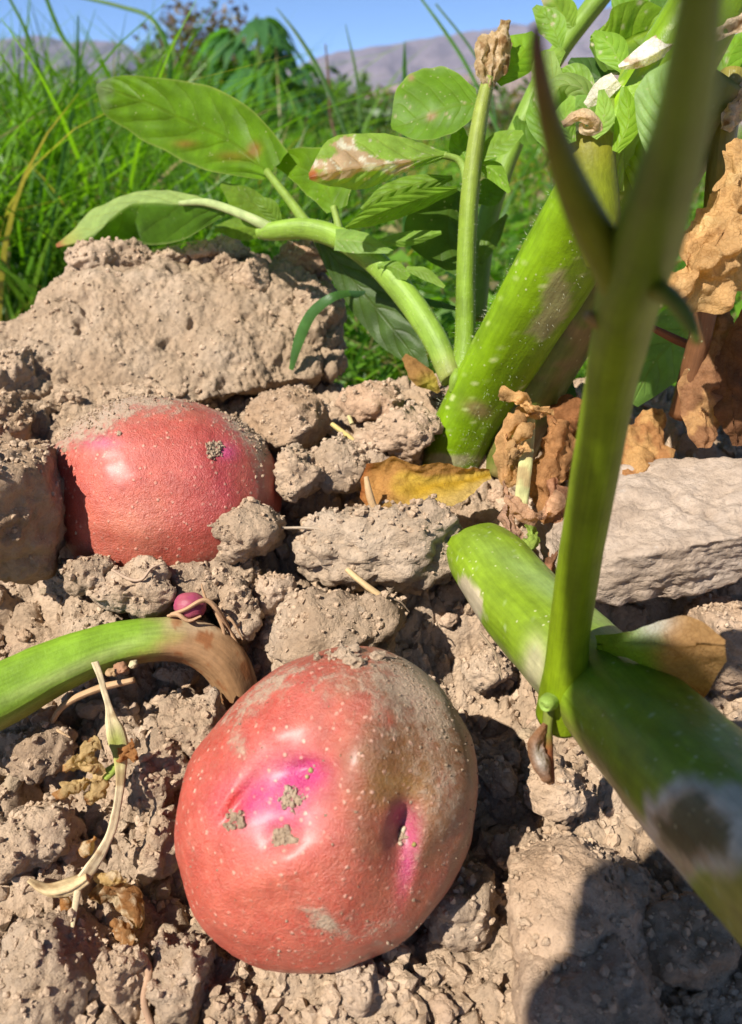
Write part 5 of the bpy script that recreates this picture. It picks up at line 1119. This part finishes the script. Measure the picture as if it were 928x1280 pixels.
# ------------------------------------------------------------------ mountains and the air between
def mountains(name, y0, yc, y1, sil, seed, mat, label, rough=.07):
    nx, ny = 420, 90; xs = np.linspace(-1400, 2400, nx); sil = np.array(sil, float)
    py = np.interp(xs, sil[:, 0], sil[:, 1]); dy = yc*math.cos(PITCH)
    V = np.zeros((nx, ny, 3)); ty = np.linspace(0, 1, ny)
    for j, t in enumerate(ty):
        yy = y0+(yc-y0)*t/.6 if t < .6 else yc+(y1-yc)*(t-.6)/.4
        d = yc*math.cos(PITCH); xw = (xs-464)/FPX*d*(0.75+.25*yy/yc)
        el = np.tan(PITCH+np.arctan((py-640)/FPX)*1.0)   # downward slope of that picture row in the middle of the frame
        el = -(np.sin(PITCH)+(py-640)/FPX*np.cos(PITCH))/(np.cos(PITCH)-(py-640)/FPX*np.sin(PITCH))
        Hc = el*yc
        s = min(1, t/.6); prof = sstep(0, 1, s)*.55+.45*s if t < .6 else 1-.8*((t-.6)/.4)
        V[:, j] = np.stack([xw, np.full(nx, yy), Hc*prof], 1)
    V = V.reshape(-1, 3); q = V/np.array([900., 1500., 900.])*2.2; hmax = V[:, 2].max()
    rd = 1-np.abs(fbm(q*np.array([2.2, .7, 0]), 5, seed)); tt = np.tile(ty, nx); env = np.sin(np.pi*np.clip(tt/.62, 0, 1))+.12
    V[:, 2] += (rd-.75)*hmax*rough*3*env*(V[:, 2] > 1)
    V[:, 2] = np.where(tt == 0, -5, V[:, 2])
    o = link(name, mesh(name, V, gridfaces(nx, ny)), mat); tag(o, label, 'mountain', kind='structure'); return o
def rock_material(name, a, b):
    k = NT(name); pos = k.n('NewGeometry').outputs[0]; c = k.ramp(k.noise(.004, 8, .65, pos), [(.3, a), (.7, b)])
    return k.done(k.n('BsdfPrincipled', {'Base Color': c, 'Roughness': 1.0, 'Specular IOR Level': 0.0, 'Normal': k.bump(k.noise(.012, 7, .65, pos), 30, .7)}))
M['rock'] = rock_material('mountain_rock', (.145, .12, .135), (.22, .18, .19)); M['rock_near'] = rock_material('foothill_rock', (.20, .145, .115), (.29, .215, .17))  # ridge rock has some bluish haze mixed into its colour
mountains('mountain', 3600, 6200, 9000, [(-1400, 60), (-300, 70), (0, 60), (65, 46), (120, 53), (158, 52), (185, 62), (230, 66), (300, 78), (380, 80), (420, 68), (470, 60), (540, 48), (610, 36), (690, 18), (760, 4), (900, -20), (1200, 10), (2400, 40)], 5, M['rock'], 'bare hazy mauve mountain ridge on the horizon')
mountains('mountain', 2300, 3300, 4300, [(-1400, 150), (380, 150), (450, 118), (520, 100), (600, 88), (680, 78), (760, 70), (900, 60), (1300, 60), (2400, 90)], 9, M['rock_near'], 'lower brown foothill in front of the ridge at right')
k = NT('haze_air'); vol = k.n('VolumePrincipled', {'Color': (.30, .58, 1.0, 1), 'Density': 0.000040, 'Anisotropy': 0.0}); k.t.links.new(vol.outputs[0], k.out.inputs['Volume'])
V = np.array([(a, b, c_) for a in (-14000, 14000) for b in (-1500, 11000) for c_ in (-12, 1400)], float); F = np.array([[0, 1, 3, 2], [4, 6, 7, 5], [0, 4, 5, 1], [2, 3, 7, 6], [0, 2, 6, 4], [1, 5, 7, 3]])
tag(link('haze', mesh('haze', V, F, smooth=False), k.m), 'thin bluish air over the field and mountains', 'haze', kind='stuff')

# ------------------------------------------------------------------ unseen plant added behind the viewer, its leaves placed to shade the lower right
nb = empty('potato_plant', (-.20, -.30, .0), 'added unseen potato plant behind the viewer, its leaves placed to shade the lower right corner', 'potato plant')
tube('main_stem', [(-.20, -.30, -.02, .009), (-.18, -.24, .12, .008), (-.135, -.17, .26, .006), (-.11, -.13, .33, .004)], 'stem', nb, (.12, .2, .02), world=True, n=50, sides=20)
def shade_leaf(base, tip, width, nrm, seed):
    base, tip, nrm = (np.array(v, float) for v in (base, tip, nrm)); ax = tip-base; L_ = np.linalg.norm(ax); s = np.cross(ax/L_, nrm); s /= np.linalg.norm(s)
    u = np.linspace(0, 1, 30); v = np.linspace(-1, 1, 15); W = width*np.sin(np.pi*np.clip(u*.93+.05, 0, 1))**.75
    V = base+ax*u[:, None, None]+s*(W[:, None]*v[None])[..., None]+nrm*(.12*width*(v[None]**2)-.05*L_*u[:, None]**2)[..., None]
    V = V.reshape(-1, 3); uv = np.stack([np.repeat(u, 15), np.tile(v*.5+.5, 30)], 1)
    link('leaf', mesh('leaf', V, gridfaces(30, 15), col=np.tile(LEAFG, (len(V), 1)), uv=uv), M['leaf'], nb)
SH = np.array(SUN)/SUN.z
def above(px_, py_, z): 
    p = pt(px_, py_, gd(px_, py_)); return p+SH*(z-p[2])
for i, (a, b, wd) in enumerate([((710, 850, .195), (748, 560, .155), .0042), ((745, 590, .158), (795, 360, .112), .0052), ((790, 390, .118), (850, 160, .068), .008), ((752, 840, .205), (905, 985, .160), .017), ((850, 950, .176), (1040, 1120, .128), .022)]):
    e_ = np.array([.0026, 0, 0]) if i < 2 else 0
    shade_leaf(e_+pt(*a)+SH*(.24+.012*i), e_+pt(*b)+SH*(.25+.012*i), wd, np.array(SUN), 20+i)  # leaves added in the sun's path to shade the upright shoot and thick stem
for i, (a, b, wd) in enumerate([((790, 1330), (905, 1095), .012), ((790, 1330), (1010, 1050), .030), ((900, 1400), (1100, 1150), .04), ((735, 1420), (790, 1172), .015)]):
    shade_leaf(above(*a, .31+.01*i), above(*b, .30+.01*i), wd, np.array(SUN), i)  # leaves added to cast the ground shadow at the lower right
